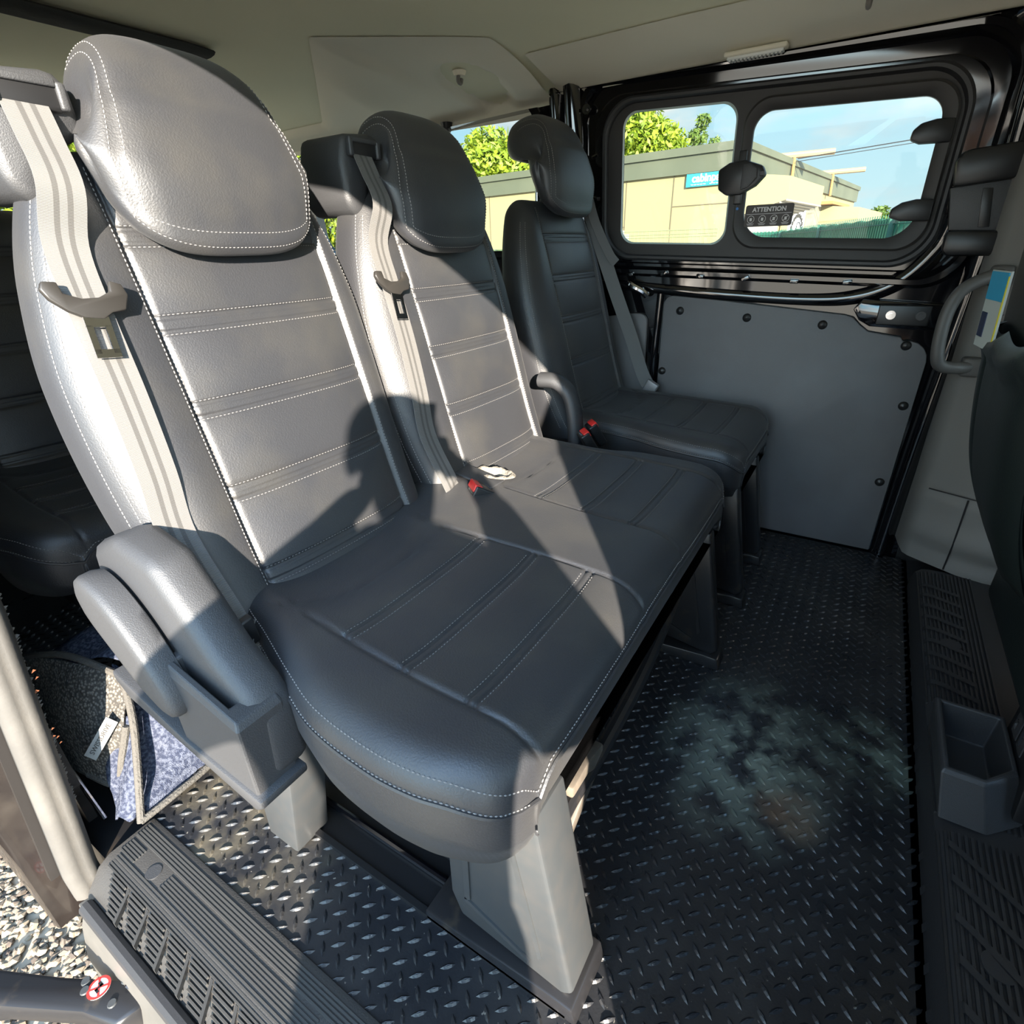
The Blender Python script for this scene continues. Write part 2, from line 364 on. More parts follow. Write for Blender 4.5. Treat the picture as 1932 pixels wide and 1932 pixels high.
# striker bracket over the board
t = thing('door_striker_plate', 'black striker plate with two screws above right end of side board', 'bracket', (1.97, -.07, .735))
MB().prism([(.05, .768), (.03, .795), (-.165, .785), (-.165, .715), (.0, .722), (.03, .738)], 'x', 1.955, 1.975, .004).build('plate', PAINT, t)
MB().box((1.952, -.075, .755), (.005, .062, .027), None, .003).build('pad', PLASTIC_D, t)
for y in (-.045, -.115):
    mb = MB(); mb.tube([(1.947, y, .756), (1.940, y, .756)], [.012, .012], 16); mb.tube([(1.9405, y, .756), (1.9375, y, .756)], .006, 6); mb.build('screw', CHROME if y > -.1 else PLASTIC_D, t)
# small bright cable end on the black post
mb = MB(); mb.tube(smoothpath([(1.96, .74, .835), (1.945, .72, .825), (1.95, .69, .81), (1.96, .675, .795)], 5), .012, 10)
tag(mb.build('foil_tape_patch', CHROME), 'crumpled silver foil tape on the black metal beside rear board', 'tape')

# ------------------------------------------------------------------ window_1
def wp(y, z, dx=0): return (wallx(z)-.004+dx, y, sk(y, z))
win = tag(bpy.data.objects.new('window_1', None), kind='structure'); COL.objects.link(win); win.location = (1.96, WC, WZ)
win['label'] = 'side window with fixed rear pane and sliding front pane'
def loopmesh(name, loops, m, closed_inner=False, autos=35):
    V = []; n = len(loops[0][0])
    for lp, dx in loops: V += [wp(y, z, dx) for y, z in lp]
    return fixn(mesh(name, V, grid(V, n, len(loops), True), m, win, True, autos))
out = lambda d, n=14: rrect(WC, WZ, .474-d, .221-d*.96, .10-d*.4, n)
loopmesh('rubber_seal', [(out(-.006), .012), (out(-.006), -.006), (out(0), -.012), (out(.007), -.012), (out(.011), -.004), (out(.012), .012)], RUBBER)
# surround with two openings: built as strips around each pane
p1 = lambda d, n=14: rrect(.616, 1.127, .174-d, .184-d, .045, n)          # fixed (rear)
p2c = lambda d, n=14: rrect(.175, 1.123, .220-d, .157-d, (.05, .05, .07, .07), n)
bm = bmesh.new()
def planar_with_holes(outer, holes, dx, depth, name, m):
    bm = bmesh.new(); allv = []
    for lp in [outer]+holes:
        vs = [bm.verts.new(wp(y, z, dx)) for y, z in lp]
        for i in range(len(vs)): bm.edges.new((vs[i], vs[(i+1) % len(vs)]))
    r_ = bmesh.ops.triangle_fill(bm, use_beauty=True, edges=bm.edges[:], normal=(1, 0, 0))
    fs = bm.faces[:]; ex = bmesh.ops.extrude_face_region(bm, geom=fs)
    bmesh.ops.translate(bm, vec=(depth, 0, 0), verts=[g for g in ex['geom'] if isinstance(g, bmesh.types.BMVert)])
    bmesh.ops.recalc_face_normals(bm, faces=bm.faces)
    bm.verts.index_update()
    o = mesh(name, [v.co[:] for v in bm.verts], [[v.index for v in q.verts] for q in bm.faces], m, win, True, 30); bm.free(); return o
planar_with_holes(out(.012), [p1(0), rrect(.175, 1.123, .250, .186, .07, 14)], .004, .02, 'window_frame', RIM)
loopmesh('sliding_frame', [(rrect(.172, 1.123, .250, .188, .07, 14), .008), (rrect(.172, 1.123, .250, .188, .07, 14), -.008), (rrect(.172, 1.123, .245, .183, .068, 14), -.012), (p2c(-.012), -.010), (p2c(0), -.002), (p2c(0), .012)], RIM)
V = [wp(y, z, .010) for y, z in p1(-.004)]; mesh('fixed_pane', V, [tuple(range(len(V)))], GLASS, win, False)
V = [wp(y, z, .004) for y, z in p2c(-.004)]; mesh('sliding_pane', V, [tuple(range(len(V)))], GLASS, win, False)
# bright bevel line round the fixed pane
loopmesh('pane_edge', [(p1(0), .006), (p1(.005), .008)], mat('pale_glass_edge', (.45, .55, .52), .3))
# latch
def P3(poly, x0_, x1_, name, m, par, bev=.003):
    mb = MB(); mb.prism(poly, 'x', x0_, x1_, bev); return mb.build(name, m, par, autos=40)
la = P3([(.475, 1.145), (.470, 1.095), (.445, 1.078), (.405, 1.078), (.365, 1.098), (.340, 1.125), (.352, 1.148), (.40, 1.165), (.445, 1.162)], 1.925, 1.952, 'window_latch', PLASTIC_D, win, .006)
P3([(.405, 1.155), (.405, 1.09), (.385, 1.095), (.362, 1.118), (.365, 1.142), (.385, 1.155)], 1.920, 1.927, 'latch_lever', PLASTIC, la)
MB().box((1.940, .412, 1.122), (.006, .011, .068), None, .003).build('latch_rail', PLASTIC_D, la)
MB().box((1.922, .350, 1.128), (.003, .006, .006), None, .001).build('latch_button', PLASTIC, la)
for k, (zz, s_) in enumerate(((1.185, 1), (1.013, 1.25))):
    P3([(-.075, zz+.026), (-.035, zz+.028), (-.005, zz+.022), (.016 if k else .010, zz+.008), (.018 if k else .012, zz-.012), (-.01, zz-.022), (-.075, zz-.024)], 1.930, 1.954, 'slide_stop', PLASTIC_D, win, .005)
# attention sticker
st = thing('warning_sticker', 'small black ATTENTION sticker on lower left of sliding window pane', 'sticker', (1.968, .322, 1.02))
V = [(1.9600, y, z) for y, z in rrect(.322, 1.022, .066, .029, .006, 5)]; V += [(1.9610, y, z) for _, y, z in V]
n_ = len(V)//2; fixn(mesh('backing', V, [tuple(range(n_)), tuple(range(n_, 2*n_))]+[(i, (i+1) % n_, n_+(i+1) % n_, n_+i) for i in range(n_)], MATT_B, st, False))
def text(name, body, size, loc, R, m, parent=None, bold=0, align='CENTER', ext=.0002):
    c = bpy.data.curves.new(name, 'FONT'); c.body = body; c.size = size; c.align_x = align; c.align_y = 'CENTER'; c.extrude = ext; c.offset = bold
    c.resolution_u = 3; tmp = bpy.data.objects.new('t', c); COL.objects.link(tmp)
    dg = bpy.context.evaluated_depsgraph_get(); me = bpy.data.meshes.new_from_object(tmp.evaluated_get(dg)); me.materials.clear(); me.materials.append(m)
    bpy.data.objects.remove(tmp); o = bpy.data.objects.new(name, me); COL.objects.link(o)
    M = Matrix.Translation(loc) @ R.to_4x4(); me.transform(M)
    if parent is not None: me.transform(Matrix.Translation(-origin(parent))); o.parent = parent
    return o
RX = Matrix(((0, 0, -1), (-1, 0, 0), (0, 1, 0)))          # text on a wall facing -x
tt = text('lettering', 'ATTENTION', .0165, (1.9598, .322, 1.0375), RX, mat('sticker_print', (.62, .60, .58), .6), st, .0005)
mb = MB(); mb.box((1.9596, .322, 1.0265), (.0002, .062, .0006))
for k in range(4):
    y = .370-.032*k
    for a in range(20):
        a0, a1 = a*math.pi/10, (a+1)*math.pi/10; R0, R1 = .0088, .0100
        mb.add([(1.9596, y+R0*math.cos(a0), 1.013+R0*math.sin(a0)), (1.9596, y+R1*math.cos(a0), 1.013+R1*math.sin(a0)), (1.9596, y+R1*math.cos(a1), 1.013+R1*math.sin(a1)), (1.9596, y+R0*math.cos(a1), 1.013+R0*math.sin(a1))], [(0, 1, 2, 3)])
    mb.box((1.9596, y, 1.0125), (.0002, .003, .004)); mb.box((1.9596, y, 1.001), (.0002, .010, .0006)); mb.box((1.9596, y, .998), (.0002, .008, .0006))
    if k > 1: mb.box((1.9594, y, 1.013), (.0002, .0007, .009), Matrix.Rotation(.78, 3, 'X'))
mb.build('pictograms', MATS['sticker_print'], st, False)
mb = MB(); mb.tube([(1.9480, .4105, 1.043), (1.9465, .4105, 1.043)], .0036, 14)
tag(mb.build('blue_dot_sticker', mat('dot_blue', (.02, .18, .5), .5)), 'tiny blue round dot on window post between the panes', 'sticker')

# ------------------------------------------------------------------ rear quarter window (far side, behind the seats), rear wall, roof
V, F = rings([(1.68, 1.02, .70, .46, .02, .0), (1.68, 1.175, .62, .26, .10, .0), (1.68, 1.175, .61, .25, .10, -.02), (1.68, 1.175, .585, .228, .09, -.02), (1.68, 1.175, .58, .223, .09, .02)])
V = [(x, y, z-SK*(y-.38)*.9+.0*y) for x, y, z in V]
tag(fixn(mesh('wall_far_rear', V, F, PAINT, None, True, 30)), kind='structure')
MB().prism([(.99, -.02), (2.4, -.02), (2.4, .6), (.99, .6)], 'x', 1.985, 2.02).build('wall_far_rear_lower', BOARD)['kind'] = 'structure'
w2 = tag(bpy.data.objects.new('window_2', None), kind='structure'); COL.objects.link(w2); w2.location = (1.95, 1.68, 1.165)
V = [(wallx(z)+.01, y, z) for y, z in rrect(1.68, 1.175, .585, .228, .09, 10)]; mesh('pane', V, [tuple(range(len(V)))], GLASS, w2, False)
MB().tube([(1.93, 1.47, 1.375), (1.93, 1.47, 1.345)], [.022, .014], 12).build('latch', PLASTIC_D, w2)
# rear wall: frame round a wide back window
def frame_rect(name, plane, a0, a1, b0, b1, A0, A1, B0, B1, h, m, th=.03):
    """outer rect A,B with opening a,b ; plane 'y' -> (x,z) at y=h ; 'x' -> (y,z) at x=h"""
    mb = MB()
    for (p, q, r_, s_) in ((A0, a0, B0, B1), (a1, A1, B0, B1), (a0, a1, B0, b0), (a0, a1, b1, B1)):
        c = ((p+q)/2, h, (r_+s_)/2) if plane == 'y' else (h, (p+q)/2, (r_+s_)/2)
        hh = (abs(q-p)/2, th/2, abs(s_-r_)/2) if plane == 'y' else (th/2, abs(q-p)/2, abs(s_-r_)/2)
        mb.box(c, hh)
    o = mb.build(name, m, None, False); tag(o, kind='structure'); return o
frame_rect('wall_rear', 'y', .45, 1.75, 1.0, 1.40, .05, 2.02, -.05, 1.50, 2.62, PAINT)
w3 = tag(bpy.data.objects.new('window_3', None), kind='structure'); COL.objects.link(w3); w3.location = (1.1, 2.62, 1.2)
mesh('pane', [(.45, 2.62, 1.0), (1.75, 2.62, 1.0), (1.75, 2.62, 1.40), (.45, 2.62, 1.40)], [(0, 1, 2, 3)], GLASS, w3, False)
MB().box((1.10, 2.60, 1.2), (.03, .02, .22)).build('mullion', PLASTIC_D, w3)

# near side wall with the open sliding-door aperture
def nx(z): return .10+.045*max(0, min(1, z/.5)) + .05*max(0, (z-.5)/.9)
def near_wall():
    n = 12
    hole = [(-.165, .0), (-.18, .16), (-.20, .38), (-.245, .69), (-.275, .80), (-.325, .95), (-.355, 1.06), (-.335, 1.12), (-.225, 1.20), (0, 1.26), (.167, 1.295), (.45, 1.345), (.80, 1.355), (.985, 1.29), (.985, .9), (.985, .6), (.985, .3), (.985, .0)]
    outer = [(-.75, -.0), (-.75, .2), (-.75, .5), (-.75, .7), (-.75, .95), (-.75, 1.2), (-.75, 1.44), (-.4, 1.46), (-.1, 1.47), (.25, 1.48), (.5, 1.48), (1.2, 1.48), (2.62, 1.48), (2.62, 1.2), (2.62, .9), (2.62, .6), (2.62, .3), (2.62, .0)]
    V = []
    for th in (0, -.05):
        for lp in (hole, outer): V += [(nx(z)+th, y, z) for y, z in lp]
    m = len(hole); F = []
    for b in (0, 2*m):
        F += [(b+i, b+i+1, b+m+i+1, b+m+i) for i in range(m-1)]
    F += [(i, i+1, 2*m+i+1, 2*m+i) for i in range(m-1)]
    return struct('wall_near', V, F, mat('dark_body_metal', (.02, .018, .017), .35), autos=40)
near_wall()

# roof lining
def zceil(x, y):
    z = 1.475 - .012*max(0, (y-.6))
    z -= .062*max(0, (x-1.45)/.48)**2.2 if x > 1.45 else 0
    z -= .05*max(0, (.65-x)/.5)**2.2 if x < .65 else 0
    return z
xs = np.concatenate([np.linspace(.12, .7, 12), np.linspace(.8, 1.4, 8), np.linspace(1.45, 1.955, 16)]); ys = np.linspace(-.8, 2.62, 60)
V = [(x, y, zceil(x, y)) for y in ys for x in xs]; V += [(x, y, 1.56) for y in ys for x in xs]
n = len(xs)*len(ys)
F = grid(V[:n], len(xs), len(ys)); F += [tuple(i+n for i in q)[::-1] for q in F]
o = struct('ceiling', V, F, HEAD)
MB().box((2.035, .9, 1.465), (.035, 1.75, .075)).build('trim_roof_gap_block', PAINT, None, False)['kind'] = 'structure'  # added box outside, seals the wall-to-roof gap against sky light
# rear lighter roof-trim moulding over the rear quarter window
def zr(x, y): return zceil(x, y)-.004
V = []; ya = np.linspace(.0, 1.0, 90); xa = np.linspace(0, 1, 50)
for a in ya:
    y = 1.03+1.55*a
    xx0 = 1.27+.80*(1.40-y) if y < 1.40 else min(1.82, 1.27+.92*(y-1.40))
    soft = 0 if y < 1.38 else min(1, (y-1.38)/.03)           # front part blends flush into the lining
    for b in xa:
        x = xx0+(1.945-xx0)*min(1, b*1.25)
        z = zceil(x, y)-.002
        z -= .018*(math.sin(min(1, b*4)*math.pi/2)*soft + (1-soft)*min(1, b*1.6)**2)
        if b > .8: z -= (b-.8)/.2*(.034-.022*a)
        z -= .020*G(y-1.62, .10)*math.sin(math.pi*min(1, b))
        e_ = math.hypot((x-1.80)/.17, (y-1.235)/.095)        # arched recess round the clothes hook
        z += .020*max(0, min(1, (1-e_)/.16)) if b < .8 else 0
        V.append((x, y, z))
o = fixn(mesh('trim_roof_side', V, grid(V, 50, 90), HEAD2)); tag(o, kind='structure')
V = []
for a in np.linspace(-.8, 1.0, 40):
    for b in np.linspace(0, 1, 8):
        V.append((1.70+.235*b, a+.0, zceil(1.70+.235*b, a)-.003-.006*math.sin(b*math.pi)-(.010 if b == 1 else 0)))
tag(fixn(mesh('trim_roof_edge', V, grid(V, 8, 40), HEAD2)), kind='structure')
# transverse felt strip
mb = MB(); P = [(x, 1.70+.02*math.sin(x*3), zceil(x, 1.7)-.012) for x in np.linspace(.16, 1.17, 14)]
mb.tube(P, [.05]*13+[.038], 10, flat=1, cap=True)
V = np.array(mb.V); V[:, 2] = V[:, 2].mean()*0 + np.array([zceil(v[0], 1.7)-.010 + (v[2]-(zceil(v[0], 1.7)-.012))*.22 for v in mb.V]); mb.V = [tuple(v) for v in V]
tag(mb.build('felt_roof_strip', FELT), 'dark grey felt strip stuck across rear part of the headlining', 'strip')
def hook(x, y, z, lab):
    t = thing('roof_hook', lab, 'hook', (x, y, z))
    MB().tube([(x, y, z+.006), (x, y, z-.006)], [.022, .017], 18).build('base', HEAD2, t)
    MB().tube(smoothpath([(x-.006, y, z-.004), (x-.008, y, z-.02), (x+.004, y, z-.024), (x+.01, y, z-.012)], 4), .006, 8).build('hook_arm', TRIM, t)
hook(1.71, 1.24, zceil(1.71, 1.24)-.006, 'pale plastic clothes hook on roof trim above the middle headrest')
hook(1.76, .150, zceil(1.76, .15)-.012, 'pale plastic clothes hook in the headlining at top right')
def lampobj(name, x, y, z, hx, hy, lab):
    t = thing(name, lab, 'lamp', (x, y, z))
    MB().box((x, y, z), (hx, hy, .006), None, .004).build('housing', HEAD2, t)
    mb = MB(); mb.box((x, y, z-.008), (hx*.75, hy*.9, .005), None, .003)
    for k in range(14): mb.box((x, y-hy*.8+k*hy*1.6/13, z-.014), (hx*.6, .0025, .0015))
    mb.build('lens', mat('clear_ribbed_lens', (.75, .78, .76), .15, spec=.8), t)
lampobj('roof_side_lamp', 1.890, .405, 1.405, .016, .078, 'slim ribbed interior lamp in roof edge above the side window')
lampobj('dome_lamp', .965, 1.205, 1.463, .06, .07, 'clear dome lamp in the roof centre, cut by the top edge')

# ------------------------------------------------------------------ front end: windscreen bulkhead of the cab, front and far side kept open for daylight
frame_rect('wall_front', 'y', .35, 1.75, .75, 1.25, .05, 2.05, -.3, 1.5, -1.9, PLASTIC_D)
MB().box((1.1, -1.3, 1.50), (.95, .6, .015)).build('trim_cab_roof', HEAD, None, False)['kind'] = 'structure'
frame_rect('wall_far_cab', 'x', -1.5, -.72, .80, 1.30, -1.9, -.235, -.3, 1.5, 2.0, PLASTIC_D)
frame_rect('wall_near_cab', 'x', -1.62, -1.6, 1.20, 1.21, -1.9, -.75, -.3, 1.5, .12, PLASTIC_D)  # unseen near cab side, window closed up to keep sun off the far board
MB().box((1.1, -1.05, -.02), (.95, .80, .02)).build('trim_cab_floor', RUBBER, None, False)['kind'] = 'structure'
MB().box((1.05, .95, -.08), (.93, 1.68, .06)).build('trim_underfloor', DARKSTEEL, None, False)['kind'] = 'structure'
exec_later = []

# ------------------------------------------------------------------ raised ribbed cab step (structure)
def cab_step():
    prof = [(-.262, .0), (-.264, .035), (-.270, .055), (-.282, .066), (-.30, .070), (-.40, .074), (-.50, .076), (-.90, .076)]
    V = []; xs_ = np.linspace(.20, 1.80, 110)
    for x in xs_:
        for k, (y, z) in enumerate(prof):
            V.append((x, y, z))
    mb = MB(); mb.add(V, grid(V, len(prof), len(xs_)))
    def top(y): return float(np.interp(-y, [-a for a, _ in prof], [b for _, b in prof]))
    # fine ribs running lengthwise (x) with raised cross bars
    for k in range(15):
        y = -.272-.0085*k
        for (a, b) in ((1.19, 1.78), (.90, 1.12), (.20, .86)):
            mb.box(((a+b)/2, y, top(y)+.001), ((b-a)/2, .0020, .0030))
    def bar(x0_, x1_, yend, wdt=.008):
        n = 12; V = []
        for i in range(n+1):
            t = i/n; y = -.2625-(-yend-.2625)*t; x = x0_+(x1_-x0_)*max(0, (t-.12)/.88); z = top(y)+.0060
            if t < .15: z = .004+.066*(t/.15)
            yy = y-.000 + (.003 if t < .15 else 0)
            V += [(x-wdt, yy, z), (x+wdt, yy, z)]
        mb.add(V, grid(V, 2, n+1))
    for k in range(9): bar(1.70-.055*k, 1.66-.055*k, -.36)
    for k in range(3): bar(1.10-.055*k, 1.10-.055*k, -.34, .010)
    for k in range(9): bar(.84-.062*k, .76-.062*k-.02, -.385, .007)
    for (cx, cy) in ((1.42, -.325), (.66, -.325)):
        mb.tube([(cx, cy, .070), (cx, cy, .076)], .020, 24)
    o = mb.build('trim_cab_step', RUBBER, None, True, 30); tag(o, kind='structure'); return o
cab_step()
MB().prism([(-.47, .0), (-.47, .10), (-.54, .16), (-.75, .17), (-.75, 0)], 'x', .95, 1.72, .01).build('trim_seat_box', PLASTIC_D)['kind'] = 'structure'

# B-pillar trim on the far side
def pillar_trim():
    V = []; zs = list(np.linspace(.075, .32, 14))+list(np.linspace(.34, 1.40, 24))
    for z in zs:
        lean = max(0, z-.3)
        bulge = .012*G(z-.17, .035)-.008*G(z-.135, .008)-.008*G(z-.115, .006)+ (.012 if z < .30 else 0)
        a = [(1.985, -.215), (1.93-bulge*.3, -.222), (1.885-bulge, -.232), (1.868-bulge, -.246), (1.835-bulge, -.30), (1.80-bulge, -.36), (1.786-bulge, -.42), (1.786-bulge, -.50), (1.786-bulge, -.60), (1.985, -.64)]
        for x, y in a:
            V.append((x-.01*lean, y+.018*lean-.02*max(0, z-.8), z))
    mb = MB(); mb.add(V, grid(V, 10, len(zs)))
    o = fixn(mb.build('trim_far_pillar', TRIM, None, True, 50)); tag(o, kind='structure')
    mb = MB()
    mb.add([(1.845, -.243, .300), (1.772, -.420, .300), (1.776, -.62, .300), (1.845, -.243, .304), (1.772, -.420, .304), (1.776, -.62, .304)], [(0, 1, 4, 3), (1, 2, 5, 4)])
    mb.tube([(1.800, -.330, .08), (1.794, -.331, .16), (1.80, -.330, .30)], .0022, 6)
    tag(mb.build('trim_pillar_joint', PLASTIC_D), kind='structure')
pillar_trim()
# grab handle
t = thing('grab_handle', 'dark grey plastic grab handle on the far door pillar', 'handle', (1.83, -.19, .74))
P = smoothpath([(1.845, -.262, .862), (1.82, -.225, .862), (1.80, -.178, .835), (1.795, -.160, .79), (1.79, -.158, .73), (1.79, -.165, .675), (1.80, -.180, .650), (1.815, -.215, .645), (1.84, -.245, .645)], 6)
MB().tube(P, [.0155]*len(P), 14, flat=.85).build('grip', HANDLE, t)
for z in (.862, .645): MB().box((1.845, -.245, z), (.02, .022, .024), None, .008).build('mount', HANDLE, t)
# belt height guide / trim block near the window front
t = thing('belt_guide_cover', 'black belt guide cover on pillar in front of the side window', 'cover', (1.93, -.17, 1.02))
R = Matrix.Rotation(.0, 3, 'X')
MB().prism([(-.094, 1.118), (-.112, 1.138), (-.25, 1.15), (-.25, 1.075), (-.105, 1.06)], 'x', 1.895, 1.94, .01).build('upper_block', PLASTIC_D, t)
MB().prism([(-.116, .965), (-.25, .96), (-.25, .905), (-.128, .905), (-.116, .92)], 'x', 1.895, 1.94, .012).build('lower_block', PLASTIC_D, t)
MB().prism([(-.10, 1.06), (-.25, 1.075), (-.25, .96), (-.12, .965)], 'x', 1.915, 1.94, .003).build('slide_panel', PLASTIC, t)
MB().prism([(-.165, 1.055), (-.185, 1.055), (-.20, .97), (-.178, .97)], 'x', 1.911, 1.917, .001).build('slide_strip', PLASTIC_D, t)
# storage box with sockets on the cab step
t = thing('storage_box', 'black open storage box with two socket plates on the ribbed cab step', 'box', (1.0, -.295, .074))
def ringpts(z, x0_, x1_, y0_, y1_, c):   # y0 towards cabin (-.27), y1 forward
    y0_ += .014; y1_ += .014
    return [(x0_, y0_, z), (x1_, y0_, z), (x1_, y1_, z), (x0_+c, y1_, z), (x0_, y0_-(y0_-y1_)*.55, z)]
lv = [ringpts(.076, .875, 1.105, -.283, -.40, .05), ringpts(.155, .893, 1.085, -.268, -.375, .045), ringpts(.162, .897, 1.081, -.271, -.372, .045), ringpts(.162, .906, 1.073, -.279, -.365, .043), ringpts(.09, .915, 1.068, -.284, -.36, .04)]
V = [p for l in lv for p in l]; F = grid(V, 5, 5, True)+[tuple(range(20, 25))]
o = fixn(mesh('body', V, F, PLASTIC, t, False)); md = o.modifiers.new('b', 'BEVEL'); md.width = .004; md.segments = 2
MB().prism([(.90, .10), (1.07, .10), (1.06, .245), (.945, .262), (.93, .22)], 'y', -.361, -.386, .004).build('socket_panel', PLASTIC_D, t)
for x in (.985, 1.025):
    mb = MB(); mb.box((x, -.3595, .195), (.015, .001, .022)); s_ = mb.build('socket', PLASTIC, t)
    mb = MB(); mb.box((x, -.357, .195), (.004, .001, .008)); mb.box((x, -.357, .207), (.003, .001, .002)); mb.build('contact', CHROME, s_)

# front seat seen from behind at the right edge
def front_seat():
    t = thing('front_seat', 'dark green-black leather front seat back with map pocket at right edge', 'seat', (1.21, -.32, 0))
    zs = np.linspace(.275, 1.12, 50); V = []; xc = 1.21
    edge = [(.12, .14), (.28, .20), (.42, .235), (.55, .255), (.8, .26), (1.0, .24), (1.12, .17)]
    ymid = [(.12, -.46), (.28, -.405), (.40, -.31), (.50, -.262), (.60, -.235), (.8, -.205), (1.12, -.19)]
    for z in zs:
        a = smt(edge, z); yr = smt(ymid, z)
        for k in range(64):
            th = 2*math.pi*k/64; cx_, sy = math.cos(th), math.sin(th)
            x = a*abs(cx_)**.55*(1 if cx_ > 0 else -1); y = -.07+.07*abs(sy)**.6*(1 if sy > 0 else -1)
            if z > 1.04: y = -.07+(y+.07)*math.sqrt(max(.02, 1-((z-1.04)/.09)**2))
            V.append((xc+x, yr+y, z))
    F = grid(V, 64, 50, True)+[tuple(range(64))[::-1], tuple(range(49*64, 50*64))]
    fixn(mesh('backrest', V, F, LEATHER_D, t))
    # map pocket: padded band hanging across the back
    V = []; us = np.linspace(-1, 1, 60); vs = np.linspace(0, 1, 24)
    for v in vs:
        for u_ in us:
            z0 = .815-.012*abs(math.sin((u_-.42)*5.2))
            z = z0-v*.36; x = xc+u_*.235
            yr = smt(ymid, z)
            puff = .016+.016*math.sin(min(1, v*7)*math.pi)*(v < .143)+.008*math.sin(v*math.pi)-.016*G(u_-.42, .05)*(1-v)-.03*abs(u_)**6
            V.append((x, yr+puff, z))
    for v in vs[::-1]:
        for u_ in us:
            z = .815-.012*abs(math.sin((u_-.42)*5.2))-v*.36; V.append((xc+u_*.235, smt(ymid, z)-.004, z))
    fixn(mesh('map_pocket', V, grid(V, 60, 48), LEATHER_D, t))
    MB().box((1.21, -.60, .30), (.24, .25, .09), None, .03).build('cushion', LEATHER_D, t)
    MB().box((1.21, -.64, .17), (.16, .14, .05), None, .01).build('base', PLASTIC_D, t)
    MB().tube([(1.15, -.25, 1.08), (1.15, -.25, 1.2)], .006, 8).build('post', CHROME, t)
    MB().tube([(1.27, -.25, 1.08), (1.27, -.25, 1.2)], .006, 8).build('post', CHROME, t)
    mb = MB(); mb.box((1.21, -.26, 1.25), (.13, .05, .09), None, .04); mb.build('headrest', LEATHER_D, t)
    return t
front_seat()
t = thing('leaflet', 'folded blue and white leaflet standing in the front seat map pocket', 'leaflet', (1.30, -.175, .83))
Rl = Matrix.Rotation(-.05, 3, 'X') @ Matrix.Rotation(.13, 3, 'Z'); LC = Vector((1.262, -.172, .836))
def lpart(name, c, h, m): MB().box(LC+Rl @ Vector(c), h, Rl).build(name, m, t, False)
lpart('paper', (0, 0, 0), (.048, .0015, .062), mat('leaflet_paper', (.45, .50, .48), .5)); lpart('blue_panel', (0, .0022, .038), (.044, .0006, .022), BLUE)
lpart('navy_panel', (.028, .0022, -.025), (.014, .0006, .020), mat('navy_print', (.01, .02, .06), .5)); lpart('yellow_edge', (-.0455, .0022, .0), (.0022, .0006, .055), mat('yellow_print', (.7, .6, .05), .5))

# ------------------------------------------------------------------ SEATS
BXS = .158                                   # half width of the centre panel
def yfront(z):                               # front plane of the backrests (before relief)
    y = .83-.285*(.975-z); 
    return y+.012*max(0, (.60-z)/.15)**2*(-1)
LT = [(.42, .245), (.50, .262), (.62, .282), (.80, .285), (.92, .265), (1.0, .238), (1.075, .200)]
RT = [(.42, .215), (.50, .228), (.62, .230), (.86, .225), (.94, .212), (1.0, .195), (1.075, .160)]
TT = [(.42, .185), (.55, .182), (.7, .165), (.9, .130), (1.075, .095)]
SEAMZ = [.508, .636, .757, .870, .978]
def backrelief(x, z):
    ax = abs(x)
    d = -.006*G(ax-BXS, .004)                                  # panel seam groove
    if ax < BXS:
        for s in SEAMZ: d -= .0035*(G(z-s-.009, .003)+G(z-s+.009, .003))
        zz = [.40]+SEAMZ+[1.09]
        for a, b in zip(zz[:-1], zz[1:]):
            if a <= z <= b: d += .0075*(math.sin(math.pi*(z-a)/(b-a))**.6)*(1-(ax/BXS)**4)
        d -= .004
    else: d += .016*math.sin(min(1, (ax-BXS)/.07)*math.pi/2)
    return d
def backsurf(cx, x, z, dy=0, off=0):
    L_, R_ = smt(LT, z), smt(RT, z); a = R_ if x > 0 else L_; T = smt(TT, z)
    q = min(1, abs(x)/a); b = T/2
    yc = yfront(z)+b
    e = (1-q**3.2)**(1/2.6) if q < 1 else 0
    return (cx+x, yc-b*e-backrelief(x, z)*min(1, e*1.3)-off+dy, z)
